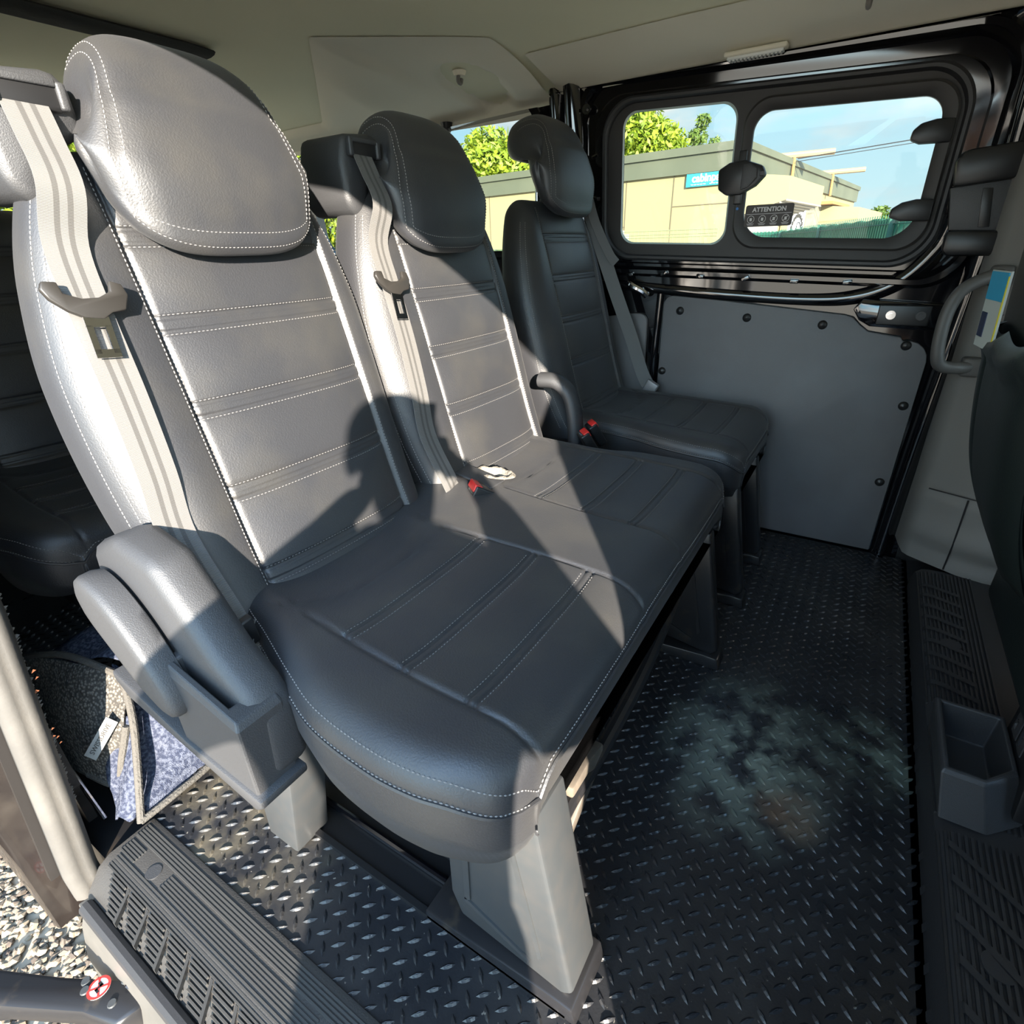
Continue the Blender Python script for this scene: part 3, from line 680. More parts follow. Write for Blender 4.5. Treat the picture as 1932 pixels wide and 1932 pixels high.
def make_back(cx, root, dy=0, stitches=True):
    a_ = np.sin(np.linspace(-1, 1, 61)*math.pi/2)
    zs = sorted(set(list(np.linspace(.42, 1.03, 60))+[s+d for s in SEAMZ for d in (-.015, -.012, -.009, -.006, -.003, 0, .003, .006, .009, .012, .015)]+[1.03+.045*math.sin(k*math.pi/2/9) for k in range(1, 10)]))
    V = []; npt = None
    for z in zs:
        L_, R_ = smt(LT, z), smt(RT, z)
        g = 1.0; rr = 0
        if z > 1.03: q = (z-1.03)/.0452; g = math.sqrt(max(0, 1-q*q))
        xs_ = sorted([x*(R_ if x > 0 else L_) for x in a_]+[s*(BXS+d) for s in (-1, 1) for d in (-.012, -.009, -.006, -.004, -.002, 0, .002, .004, .006, .009, .012)])
        T = smt(TT, z); yc = yfront(z)+T/2+dy; row = []
        for x in xs_:
            X, Y, Z = backsurf(0, x, z, dy); row.append((X, Y))
        for x in a_[::-1][1:-1]:
            a = R_ if x > 0 else L_; row.append((x*a, yc+T/2*(1-abs(x)**4)**(1/4)))
        shx = .03*(1-g)
        for X, Y in row:
            a = R_ if X > 0 else L_
            V.append((cx+X*(1-shx/a), yc+(Y-yc)*(.25+.75*g), z))
        npt = len(row)
    F = grid(V, npt, len(zs), True)+[tuple(range(npt))[::-1], tuple(range((len(zs)-1)*npt, len(zs)*npt))]
    bk = fixn(mesh('backrest', V, F, LEATHER, root))
    if stitches:
        mb = MB(); nor = lambda p: (0, -1, .28)
        for s in SEAMZ:
            for d in (-.0125, .0125):
                stitch(mb, [backsurf(cx, x, s+d, dy) for x in np.linspace(-BXS+.006, BXS-.006, 24)], nor)
        absorb(bk, mb, THREAD_G)
        mb = MB()
        for s in (-1, 1):
            stitch(mb, [backsurf(cx, s*(BXS+.006), z, dy) for z in np.linspace(.46, 1.06, 60)], nor)
        sideL = [(-.93, -.5), (-.985, -.7)]
        for q_ in (.955, .985):
            for side in (-1, 1):
                pts = []
                for z in np.linspace(.46, 1.02, 60):
                    a = smt(RT, z) if side > 0 else smt(LT, z); pts.append(backsurf(cx, side*q_*a, z, dy))
                stitch(mb, pts, lambda p: (side*.5, -.85, .1))
        absorb(bk, mb, THREAD)
    return bk

def make_headrest(cx, root, dz=0, dy=0, post=False):
    """front pad with a hooked rear lobe; side profile closed curve (y,z)"""
    y0, z0 = .79, .955
    prof = [(.0, .03), (-.012, .075), (-.014, .12), (-.006, .175), (.012, .228), (.046, .252), (.092, .252), (.134, .232), (.150, .190), (.140, .155), (.115, .142), (.092, .150), (.078, .145), (.070, .11), (.064, .07), (.056, .03), (.040, .006), (.022, -.003), (.006, .008)]
    if not post: prof = [(y if y < .06 else .05+(y-.05)*.85, z) for y, z in prof]
    P = smoothpath([(0, y+.22*(z-.02)-(.10*max(0, z-.16)), z) for y, z in prof]+[(0, prof[0][0]+.22*(prof[0][1]-.02), prof[0][1])], 5)[:-1]
    n = len(P); W = .160; V = []; S_ = np.sin(np.linspace(-1, 1, 47)*math.pi/2)
    cyy, czz = .045, .13
    for s in S_:
        g = max(0, (1-abs(s)**5))**(1/3.0)          # fullness towards the side
        gz = max(0, (1-abs(s)**3.4))**(1/3.2)
        for p in P:
            # the pad corners are rounder at the bottom than at the top
            dz_ = p.z-czz; dy_ = p.y-cyy
            kz = gz if dz_ < 0 else (.55*gz+.45*g)
            puff = -.010*(1-s*s) if p.y < .03 else 0
            seam = .0045*G(abs(s)-.84, .016)*(1 if p.y < .09 else 0)
            V.append((cx+s*W*(1-.19*max(0, (dz_+.03)/.12)+.07*min(0, dz_+.03)/.12), y0+dy+.010*0+cyy+dy_*(.35*g+.65*g**1.5 if s*s > .5 else g)+puff+seam, z0+dz+czz+dz_*kz))
    F = grid(V, n, len(S_), True)
    h = fixn(mesh('headrest', V, F, LEATHER, root))
    def surf(s, k):
        g = max(0, (1-abs(s)**5))**(1/3.0); gz = max(0, (1-abs(s)**3.4))**(1/3.2); p = P[k % n]
        dz_ = p.z-czz; dy_ = p.y-cyy; kz = gz if dz_ < 0 else (.55*gz+.45*g); puff = -.010*(1-s*s) if p.y < .03 else 0
        return Vector((cx+s*W*(1-.19*max(0, (dz_+.03)/.12)+.07*min(0, dz_+.03)/.12), y0+dy+cyy+dy_*(.35*g+.65*g**1.5 if s*s > .5 else g)+puff+.0045*G(abs(s)-.84, .016), z0+dz+czz+dz_*kz))
    mb = MB(); ctr = Vector((cx, y0+dy+cyy, z0+dz+czz))
    for s0 in (.80, .885):
        pts = []
        k0 = 38                                   # side over the top, down the front, under, up other side
        ks = list(range(34, -1, -1))
        for k in ks: pts.append(surf(-s0, k))
        pts2 = [surf(s0, k) for k in ks[::-1]]
        kb = n-2
        bot = [surf(s, n-1 if s0 < .85 else n-5) for s in np.linspace(-s0, s0, 24)]
        stitch(mb, pts+bot+pts2, lambda p: (p-ctr).normalized(), L=.0042, gap=.0018, w=.0006, lift=.0004)
    absorb(h, mb, THREAD)
    for x in ((-.06, .06)):
        MB().tube([(cx+x, y0+dy+.098, z0+dz+.155), (cx+x, y0+dy+.100, z0+dz-.02), (cx+x, .86, 1.06)], .0065, 12).build('post', CHROME, h)
        MB().tube([(cx+x, .875+dy*.0, 1.085), (cx+x, .875, 1.066)], [.013, .018], 14).build('guide_sleeve', PLASTIC_D, root)
    return h

def make_cushion(root, xl, xr, panels, y0=.205, y1=.76, dx=0, dy=0, notch=True):
    """padded seat: height field with waterfall front and sewn skirt. xl/xr: tables y->x"""
    def ztop(x, y):
        z = .478+.022*(y-.21)/.5
        for (a, b) in panels:
            c = (a+b)/2; hw = (b-a)/2+.0*y
            wv = hw-.012+ .012*math.cos((y-.35)*7)
            q = abs(x-c)
            if y < .60:
                z -= .0055*G(q-wv, .0045)
            if q < wv:
                z -= .012*(1-(q/wv)**4)
                for s in RIB: z -= .0035*(G(y-s-.006, .003)+G(y-s+.006, .003))
                yy = [.10]+RIB+[.585]
                for p, q2 in zip(yy[:-1], yy[1:]):
                    if p <= y <= q2: z += .006*math.sin(math.pi*(y-p)/(q2-p))**.6*(1-(q/wv)**4)
            yc = .585+.05*(q/wv)**2
            if q < wv+.02: z -= .005*G(y-yc, .0045)
            if y > .60: z -= 0
        return z
    RIB = [.300, .402, .507]
    def edge(x, y, XL, XR, r=.05):
        d = min(x-XL, XR-x); z = 0
        rs = .045
        if d < rs: z -= rs*(1-math.sqrt(max(0, 1-(1-d/rs)**2)))*.9
        rf = .075
        if y-y0 < rf: z -= rf*(1-math.sqrt(max(0, 1-(1-(y-y0)/rf)**2)))*.62
        return z
    ys = sorted(set([y0+.11*(1-math.cos(k*math.pi/2/18)) for k in range(19)]+list(np.linspace(.31, y1, 46))+[s+d for s in RIB for d in (-.012, -.009, -.006, -.003, 0, .003, .006, .009, .012)]))
    nt_ = 56; base = np.sin(np.linspace(-1, 1, nt_)*math.pi/2)
    V = []; npt = None; zb = lambda y: .335+.02*max(0, (y-.3))
    def surf(x, y): 
        XL, XR = smt(xl, y), smt(xr, y); return (x+dx, y+dy, ztop(x, y)+edge(x, y, XL, XR))
    for y in ys:
        XL, XR = smt(xl, y), smt(xr, y)
        xs_ = [XL+(XR-XL)*(b+1)/2 for b in base]
        ex = []
        for (a, b) in panels:
            for c in (a, b):
                ex += [min(max(c+d, XL+.004), XR-.004) for d in (-.015, -.010, -.006, -.003, 0, .003, .006, .010, .015, -.021, .021)]
            ex += list(np.linspace(a+.03, b-.03, 9))
        xs_ = sorted(xs_+ex)
        row = [surf(x, y) for x in xs_]
        zl = row[0][2]; zr_ = row[-1][2]
        left = [(XL+dx-.002, y+dy, zl-.012), (XL+dx-.001, y+dy, zl-.05), (XL+dx+.012, y+dy, zb(y))]
        right = [(XR+dx+.012-.024, y+dy, zb(y)), (XR+dx+.001, y+dy, zr_-.05), (XR+dx+.002, y+dy, zr_-.012)]
        V += left[::-1]+row+right[::-1]; npt = len(row)+6
    # front closure rows
    first = V[:npt]; pre = []
    for (o1, zz) in ((.030, 1.0), (.018, .8), (.004, .45), (0, .12)):
        rw = []
        for k, p in enumerate(first):
            zlow = zb(y0); z = zlow+(p[2]-zlow)*(1-zz)
            rw.append((p[0], p[1]+o1*.6-.006*math.sin(zz*math.pi), z))
        pre += rw
    V = pre+V
    F = grid(V, npt, len(V)//npt); nv = len(V)//npt
    F += [(j*npt, (j+1)*npt, (j+1)*npt+npt-1, j*npt+npt-1) for j in range(nv-1)]
    F.append(tuple(range((nv-1)*npt, nv*npt)))
    c = fixn(mesh('seat_cushion', V, F, LEATHER, root))
    up = lambda p: (0, 0, 1)
    mb = MB()
    for (a, b) in panels:
        m_ = (a+b)/2; hw = (b-a)/2-.006
        for s in RIB:
            for d in (-.0095, .0095): stitch(mb, [surf(x, s+d) for x in np.linspace(m_-hw+.006, m_+hw-.006, 24)], up)
    absorb(c, mb, THREAD_G)
    mb = MB()
    for q_, dz_ in ((.006, 0), (.0, -.011)):
        pts = []
        for y in np.linspace(y1-.04, y0+.004, 70):
            XL = smt(xl, y); p = surf(XL+q_+.003, y); pts.append((p[0]-(.0035 if dz_ else .0), p[1], p[2]+dz_))
        XL = smt(xl, y0); XR = smt(xr, y0)
        for x in np.linspace(XL+.004, XR-.004, 60):
            p = surf(x, y0); pts.append((p[0], p[1]-(.003 if dz_ else .0)-.001, p[2]-.001+dz_))
        for y in np.linspace(y0+.004, y1-.04, 70):
            XR = smt(xr, y); p = surf(XR-q_-.003, y); pts.append((p[0]+(.0035 if dz_ else .0), p[1], p[2]+dz_))
        stitch(mb, pts, lambda p: (0, -.5, .85), w=.0007, h=.0007, lift=.0008)
    absorb(c, mb, THREAD)
    mb = MB()                                            # piping-like ridge along the edge seam
    pts = []
    for y in np.linspace(y1-.02, y0+.004, 60): pts.append(Vector(surf(smt(xl, y)+.001, y))+Vector((-.001, 0, -.009)))
    for x in np.linspace(smt(xl, y0)+.004, smt(xr, y0)-.004, 50): pts.append(Vector(surf(x, y0))+Vector((0, -.003, -.011)))
    for y in np.linspace(y0+.004, y1-.02, 60): pts.append(Vector(surf(smt(xr, y)-.001, y))+Vector((.001, 0, -.009)))
    mb.tube(pts, .0032, 6); mb.build('edge_piping', LEATHER, c)
    return c, surf

def ribbon(name, pts, nors, wdt, m, parent, th=.0012, twist=None):
    """belt webbing: solid strip with uv across 0..1"""
    P = [Vector(p) for p in pts]; n = len(P); V = []; uvs = []; d = 0
    for i, p in enumerate(P):
        t = (P[min(i+1, n-1)]-P[max(i-1, 0)]).normalized(); nn = Vector(nors[i] if isinstance(nors, list) else nors); s = t.cross(nn).normalized(); nn = s.cross(t).normalized()
        if i: d += (P[i]-P[i-1]).length
        for k in range(7):
            q = k/6; V.append(p+s*wdt*(q-.5)+nn*th*.5); uvs.append((q, d))
        for k in range(7):
            q = 1-k/6; V.append(p+s*wdt*(q-.5)-nn*th*.5); uvs.append((q, d))
    F = grid(V, 14, n, True)
    o = mesh(name, V, F, m, parent, True, 40)
    uv = o.data.uv_layers.new(name='UVMap')
    for lp in o.data.loops:
        uv.data[lp.index].uv = uvs[lp.vertex_index]
    return o

def belt_set(root, cx, mirror=1, lower=None, tongue_z=.875, top=(.86, 1.10), label=None):
    """shoulder belt lying over the bolster, from the shoulder housing to the anchor; mirror -1 = right side"""
    x = cx-.205*mirror
    def on(z, off, o_):
        xx = cx-o_; p = backsurf(cx, max(-smt(LT, z)*.90, -o_), z); return (xx, p[1]-off, z)
    pts = [(x, .862, 1.122), (x-.004, .838, 1.080), (cx-.216, .810, 1.03), on(.97, .016, .226), on(.90, .018, .234), on(.80, .018, .238), on(.70, .018, .243), on(.61, .020, .250)]
    pts += lower
    P = smoothpath(pts, 6)
    b = ribbon('belt_webbing', P, (0, -1, .3), .047, BELT, root)
    # tongue hanging on the webbing
    z = tongue_z; px, py, _ = on(z, .024, .235)
    R = Matrix.Rotation(-.29, 3, 'X') @ Matrix.Rotation(.10*mirror, 3, 'Y')
    def T(poly, th, off, name, m, bev, par):
        mb = MB(); mb.prism(poly, 'y', -th, th, bev)
        mb.V = [tuple(Vector((px, py-off, z))+R @ Vector(v)) for v in mb.V]; return mb.build(name, m, par, autos=40)
    tg = T([(q0*.9, q1*.9) for q0, q1 in [(-.046, .026), (-.030, .026), (-.027, .012), (-.008, .006), (.012, .008), (.027, .016), (.030, .030), (.044, .026), (.048, .012), (.040, -.008), (.022, -.012), (.010, -.020), (-.012, -.018), (-.028, -.010), (-.044, .004), (-.050, .016)]], .004, .004, 'belt_tongue', mat('tongue_plastic', (.022, .020, .018), .45), .002, b)
    bmv = MB()
    for q in ([(-.013, -.015), (.014, -.015), (.014, -.027), (-.013, -.027)], [(-.013, -.025), (-.006, -.025), (-.006, -.058), (-.013, -.058)], [(.007, -.025), (.014, -.025), (.014, -.058), (.007, -.058)], [(-.013, -.053), (.014, -.053), (.014, -.063), (-.013, -.063)]):
        bmv.prism(q, 'y', -.0014, .0014)
    bmv.V = [tuple(Vector((px, py-.005, z))+R @ Vector(v)) for v in bmv.V]; bmv.build('latch_plate', CHROME, tg, False)
    return b

def belt_housing(root, cx, m=PLASTIC):
    x = cx-.205; V = []
    lo = [(-.085, .0), (-.085, .02)]
    mb = MB()
    # body: chamfered hood seen from the front
    mb.prism([(x-.025, 1.015), (x-.042, 1.035), (x-.046, 1.10), (x-.034, 1.145), (x+.045, 1.153), (x+.056, 1.135), (x+.060, 1.09), (x+.022, 1.07), (x+.0, 1.015)], 'y', .865, .985, .012)
    h = mb.build('belt_retractor_housing', m, root, autos=50)
    mb = MB(); mb.box((x+.006, .862, 1.124), (.034, .006, .016), None, .006); mb.build('belt_slot', PLASTIC_D, h)
    mb = MB(); mb.box((x+.002, .857, 1.136), (.034, .004, .004), None, .002); mb.box((x-.028, .858, 1.124), (.005, .006, .014), None, .003); mb.box((x+.040, .858, 1.124), (.005, .006, .014), None, .003); mb.build('slot_lip', PLASTIC, h)
    return h

def buckle(root, loc, R, m=PLASTIC_D):
    t_ = MB(); t_.box((0, 0, 0), (.023, .013, .034), None, .004); t_.V = [tuple(Vector(loc)+R @ Vector(v)) for v in t_.V]
    b = t_.build('belt_buckle', m, root)
    t_ = MB(); t_.box((0, -.006, .028), (.020, .0085, .0085), None, .002); t_.V = [tuple(Vector(loc)+R @ Vector(v)) for v in t_.V]
    t_.build('release_button', RED, b)
    t_ = MB(); t_.box((0, .006, .0325), (.013, .0018, .0015)); t_.V = [tuple(Vector(loc)+R @ Vector(v)) for v in t_.V]
    t_.build('buckle_slot', CHROME, b); return b

def leg(root, x, m, w=.05, s=1, trim=True):
    """pressed seat leg: plate leaning forward on a foot"""
    mb = MB(); mb.prism([(.345, .34), (.350, .10), (.335, .055), (.165, .030), (.150, .045), (.205, .36)], 'x', x, x+w, .006)
    lg = mb.build('leg', m, root, autos=40)
    mb = MB(); mb.prism([(.318, .25), (.322, .11), (.312, .115), (.308, .25)], 'x', x-.003, x+.001); mb.prism([(.322, .115), (.322, .105), (.215, .058), (.215, .066)], 'x', x-.003, x+.001)
    mb.prism([(.238, .30), (.196, .09), (.202, .08), (.246, .30)], 'x', x-.002, x+.001); mb.build('pressed_rib', m, lg, autos=40)
    mb = MB(); mb.prism([(.40, .0), (.40, .020), (.18, .034), (.145, .032), (.138, .0)], 'x', x-.012, x+w+.012, .004); mb.build('foot', DARKSTEEL, lg, autos=40)
    return lg

# --- double bench -------------------------------------------------
C1, C2, C3 = .555, 1.07, 1.675
bench = thing('double_seat_bench', 'black leather double seat with two headrests nearest the open door', 'seat', (.80, .45, 0))
XL = [(.205, .352), (.209, .325), (.218, .302), (.235, .285), (.264, .272), (.30, .262), (.36, .257), (.456, .264), (.53, .286), (.63, .322), (.69, .342), (.76, .38)]
XR = [(.205, 1.235), (.209, 1.258), (.22, 1.278), (.25, 1.292), (.30, 1.298), (.42, 1.290), (.50, 1.262), (.60, 1.255), (.76, 1.255)]
cush, csurf = make_cushion(bench, XL, XR, [(.364, .700), (.885, 1.212)])
# outer seam detail between the seats is part of the cushion; rear flap with buckle pocket
make_back(C1, bench); make_back(C2, bench)
make_headrest(C1-.015, bench); make_headrest(C2-.03, bench, dz=-.005)
belt_housing(bench, C1); belt_housing(bench, C2)
belt_set(bench, C1, 1, [(.300, .648, .51), (.298, .635, .475), (.290, .610, .445)], .905)
belt_set(bench, C2, 1, [(.822, .680, .52), (.835, .680, .49), (.850, .680, .47)], .895)
buckle(bench, (.860, .615, .488), Matrix.Rotation(.9, 3, 'Z') @ Matrix.Rotation(-1.05, 3, 'X'))
R_ = Matrix.Rotation(.75, 3, 'Z') @ Matrix.Rotation(-.55, 3, 'X')
buckle(bench, (1.312, .585, .470), R_)
# folded lining round the buckle pocket
V = []; 
for k in range(41):
    a = k*2*math.pi/40
    for r_, z in ((1.0, .006), (.86, .010+.002*math.sin(k*1.3)), (.72, .007), (.5, -.006)):
        V.append((.930+.030*r_*math.cos(a), .640+.055*r_*math.sin(a), .498+z))
fixn(mesh('pocket_lining', V, grid(V, 4, 41), mat('beige_wadding', (.20, .18, .15), .9, bump=(160, .8, .004)), cush))
MB().box((.895, .655, .505), (.026, .05, .003), Matrix.Rotation(.2, 3, 'X'), .002).build('buckle_flap', PLASTIC, cush)

# side cover with recliner and belt anchor pocket
sc = MB()
poly = [(.80, .43), (.83, .53), (.81, .615), (.74, .645), (.66, .628), (.61, .565), (.575, .518), (.535, .484), (.515, .455), (.512, .355), (.54, .345), (.62, .362), (.74, .375)]
sc.prism(poly, 'x', .232, .292, .016); side = sc.build('side_cover', PLASTIC, bench, autos=60)
# raised anchor box with an open well on the front half of the cover
V = []
def rr_(x0_, x1_, y0_, y1_, z0_, z1_): return [(x0_, y0_, z0_), (x1_, y0_, z0_), (x1_, y1_, z1_), (x0_, y1_, z1_)]
lv = [rr_(.210, .268, .516, .668, .350, .364), rr_(.210, .272, .516, .668, .458, .492), rr_(.214, .270, .521, .663, .468, .502), rr_(.222, .264, .545, .650, .474, .499), rr_(.226, .260, .550, .645, .405, .415)]
V = [p for l in lv for p in l]; F = grid(V, 4, 5, True)+[(16, 17, 18, 19)]
ab = fixn(mesh('anchor_box', V, F, PLASTIC, side, False)); md = ab.modifiers.new('b', 'BEVEL'); md.width = .003; md.segments = 2
mb = MB(); mb.prism([(.505, .340), (.52, .328), (.64, .348), (.80, .375), (.83, .40), (.83, .415), (.66, .368), (.505, .352)], 'x', .205, .275, .004); mb.build('cover_flange', PLASTIC, side, autos=40)
P = smoothpath([(.300, .612, .452), (.272, .600, .447), (.262, .585, .43), (.258, .57, .415)], 5)
ribbon('anchor_webbing', smoothpath([(.318, .640, .497), (.300, .625, .485), (.278, .604, .455), (.262, .585, .425)], 5), (-1, -.2, .3), .036, BELT_D, ab)
MB().box((.302, .612, .505), (.010, .006, .026), Matrix.Rotation(.25, 3, 'X') @ Matrix.Rotation(-.2, 3, 'Y'), .003).build('anchor_clip', PLASTIC_D, ab)
MB().tube([(.255, .58, .445), (.262, .555, .430)], .008, 12).build('anchor_bolt', DARKSTEEL, ab)
MB().tube([(.238, .555, .425), (.278, .548, .425)], .007, 12).build('anchor_pin', CHROME, ab)
# recline lever: long blade with rounded top, standing off the cover
prof = [(.795, .545), (.800, .575), (.785, .595), (.758, .598), (.725, .585), (.69, .555), (.655, .51), (.632, .468), (.627, .437), (.640, .425), (.665, .432), (.70, .452), (.745, .492), (.78, .525)]
P = smoothpath([(0, y, z) for y, z in prof]+[(0,)+prof[0]], 4)[:-1]; cyy = .715; czz = .515; V = []
for (x, s) in ((.228, .88), (.226, .95), (.216, .98), (.202, .97), (.196, .94), (.193, .86), (.192, .6)):
    for p in P: V.append((x, cyy+(p.y-cyy)*s, czz+(p.z-czz)*s))
n = len(P); fixn(mesh('recline_lever', V, grid(V, n, 7, True)+[tuple(range(n)), tuple(range(6*n, 7*n))], PLASTIC, bench, True, 50))
# under-seat tray, legs, rails, frame tubes
MB().box((.78, .47, .318), (.46, .23, .022), None, .012).build('seat_pan', PLASTIC_D, bench)
leg(bench, .350, STEEL, .075); leg(bench, 1.15, DARKSTEEL, .035)
MB().prism([(.60, .30), (.66, .0), (.74, .0), (.72, .32)], 'x', .30, .37, .006).build('rear_leg', STEEL, bench)
MB().prism([(.62, .30), (.66, .0), (.74, .0), (.72, .32)], 'x', 1.15, 1.19, .006).build('rear_leg', DARKSTEEL, bench)
mb = MB()
mb.tube(smoothpath([(.43, .262, .06), (.47, .255, .105), (.56, .258, .115), (.66, .25, .13), (.85, .235, .20), (1.06, .235, .285)], 8), .013, 10); mb.build('cross_tube', DARKSTEEL, bench)
mb = MB(); mb.prism([(.455, .02), (.475, .02), (.665, .115), (.665, .155), (.60, .175), (.54, .175), (.54, .15), (.60, .145), (.62, .13)], 'y', .245, .275, .005); mb.build('frame_bracket', TANSTEEL, bench, autos=40)
MB().tube([(.93, .27, .12), (1.0, .22, .33)], .006, 8).build('stay_rod', DARKSTEEL, bench)
MB().tube([(.955, .255, .13), (1.02, .225, .35)], .004, 8).build('stay_rod', CHROME, bench)
mb = MB(); mb.box((.90, .30, .295), (.36, .05, .012), None, .004); mb.build('front_crossmember', DARKSTEEL, bench)

# --- single seat by the wall ---------------------------------------
single = thing('single_seat', 'single black leather seat against the far side wall, headrest raised on posts', 'seat', (1.67, .45, 0))
XL3 = [(.205, 1.470), (.209, 1.448), (.22, 1.430), (.25, 1.418), (.32, 1.415), (.42, 1.428), (.52, 1.455), (.62, 1.462), (.76, 1.462)]
XR3 = [(.205, 1.845), (.209, 1.868), (.22, 1.885), (.25, 1.898), (.32, 1.902), (.42, 1.90), (.52, 1.895), (.62, 1.89), (.76, 1.885)]
make_cushion(single, XL3, XR3, [(1.508, 1.830)])
make_back(C3, single); make_headrest(C3-.02, single, dz=.078, dy=.012, post=True)
buckle(single, (1.372, .590, .478), R_)
leg(single, 1.445, DARKSTEEL, .035); leg(single, 1.715, DARKSTEEL, .035)
MB().box((1.66, .47, .318), (.20, .23, .022), None, .012).build('seat_pan', PLASTIC_D, single)
MB().prism([(.62, .30), (.66, .0), (.74, .0), (.72, .32)], 'x', 1.46, 1.50, .006).build('rear_leg', DARKSTEEL, single)
MB().prism([(.62, .30), (.66, .0), (.74, .0), (.72, .32)], 'x', 1.80, 1.84, .006).build('rear_leg', DARKSTEEL, single)
# upright arm of the recliner between middle and far backrests
mb = MB(); P = smoothpath([(1.350, .640, .42), (1.350, .645, .52), (1.348, .662, .585), (1.344, .70, .618), (1.342, .75, .62)], 6)
mb.tube(P, [.026]*len(P), 14, flat=.8); mb.build('recliner_cover', PLASTIC, single)
# belt of the single seat on the wall side
P = smoothpath([(1.868, .875, 1.10), (1.872, .862, 1.06), (1.882, .82, .95), (1.895, .76, .80), (1.905, .70, .66), (1.905, .655, .55), (1.898, .625, .505)], 6)
b = ribbon('belt_webbing', P, (-.85, -.5, .1), .044, BELT_D, single)
MB().box((1.893, .612, .498), (.010, .022, .022), Matrix.Rotation(.5, 3, 'X'), .004).build('belt_anchor', mat('worn_grey_anchor', (.25, .25, .26), .4, metal=.3), b)
P = smoothpath([(1.865, .86, 1.09), (1.868, .835, 1.02), (1.885, .79, .93), (1.90, .77, .90)], 6)
ribbon('second_webbing', P, (-.7, -.6, .1), .03, BELT_D, single)

# --- third row, mostly hidden ---------------------------------------
third = thing('rear_bench', 'shaded black leather rear bench seen behind the near backrest at left', 'seat', (.85, 1.5, 0))
make_cushion(third, XL, XR, [(.364, .700), (.885, 1.212)], dx=-.01, dy=1.06)
make_back(C1, third, dy=1.06, stitches=False); make_back(C2, third, dy=1.06, stitches=False)
MB().box((.72, 1.55, .30), (.40, .22, .03), None, .012).build('seat_pan', PLASTIC_D, third)
for x in (.55, 1.15): MB().prism([(1.33, .30), (1.33, .0), (1.72, .0), (1.70, .30)], 'x', x, x+.04, .006).build('leg', DARKSTEEL, third)

# --- floor rails -----------------------------------------------------
def rail(x0_, x1_, y0_, y1_, lab):
    t = thing('floor_rail', lab, 'rail', ((x0_+x1_)/2, (y0_+y1_)/2, 0))
    w_ = x1_-x0_
    mb = MB(); mb.prism([(x0_, .0), (x0_, .010), (x0_+.010, .010), (x0_+.012, .003), (x1_-.012, .003), (x1_-.010, .010), (x1_, .010), (x1_, .0)], 'y', y0_, y1_)
    mb.build('channel', PLASTIC_D if x0_ < 1 else DARKSTEEL, t, autos=30)
    mb = MB(); mb.tube([(x0_+w_*.55, y0_, .010), (x0_+w_*.55, y1_, .010)], .006, 8); mb.build('bead', PAINT, t)
    return t
rail(.338, .440, .155, .80, 'black floor rail under the nearest seat leg')

# ------------------------------------------------------------------ door sill trim at the near side (structure)
def sill():
    prof = [(.203, -.006), (.203, .004), (.195, .006), (.125, .004), (.105, -.006), (.078, -.040), (.070, -.060)]
    V = []; ys_ = np.linspace(-.12, .948, 60)
    for y in ys_:
        for x, z in prof: V.append((x-(.02 if y > .90 and x < .13 else 0)*(y-.90)/-.05*0, y, z))
    mb = MB(); mb.add(V, grid(V, 7, 60)); mb.add([V[-7+k] for k in range(7)]+[(.07, .948, -.08), (.203, .948, -.08)], [(0, 1, 2, 3, 4, 5, 6, 7, 8)])
    return tag(mb.build('trim_door_sill', mat('sill_plastic', (.040, .038, .036), .5, bump=(400, .6, .001)), None, True, 30), kind='structure')
sill()
mb = MB()
z = .0062
for k in range(5): mb.box((.190-.0052*k, .41, z), (.0015, .53, .0012))
for k in range(4): mb.box((.158-.0052*k, .38, z-.0004), (.0014, .44, .0012)) if k > 9 else None
for k in range(5):                                  # middle group with two interruptions
    x = .160-.0050*k
    mb.box((x, .915, z-.0006), (.0014, .022, .0012))
    mb.box((x, .625, z-.0008), (.0014, .185, .0012)); mb.box((x, .20, z-.0008), (.0014, .15, .0012))
for k in range(5):
    mb.box((.134-.0048*k, .41+.0*k, z-.0015-.0008*k), (.0013, .52, .0012))
Rz = Matrix.Rotation(.0, 3, 'Z')
for j in range(15):
    y = .885-.060*j
    for k in range(7):
        x = .110-.0052*k; zz = float(np.interp(-x, [-.105, -.078, -.070], [-.006, -.040, -.060])) if x < .105 else -.003
        mb.box((x, y-.0045*k, zz+.003), (.0014, .023, .003))
    mb.prism([(.113, y-.025), (.074, y-.058), (.074, y-.064), (.113, y-.031)], 'z', -.012, -.001)
tag(mb.build('trim_sill_ribs', mat('sill_rib_grey', (.055, .054, .052), .42), None, False), kind='structure')
mb = MB()
for y in (.845, .415): 
    V = []
    mb.tube([(.149, y, .004), (.149, y, .0062)], .013, 20)
tag(mb.build('trim_sill_plugs', PLASTIC), kind='structure')
# rubber and metal track below the sill
mb = MB(); mb.tube([(.066, .93, -.045), (.062, .5, -.045), (.060, -.12, -.045)], .012, 10); tag(mb.build('trim_sill_rubber', RUBBER), kind='structure')
mb = MB(); mb.prism([(.060, -.052), (.060, -.075), (.050, -.10), (.036, -.17), (.030, -.34), (.06, -.36), (.10, -.06)], 'y', -.4, .955, .003)
tag(mb.build('wall_near_rocker', mat('dusty_grey_body', (.085, .082, .075), .5, var=((.12, .112, .10), 8, .4, .7))), kind='structure')
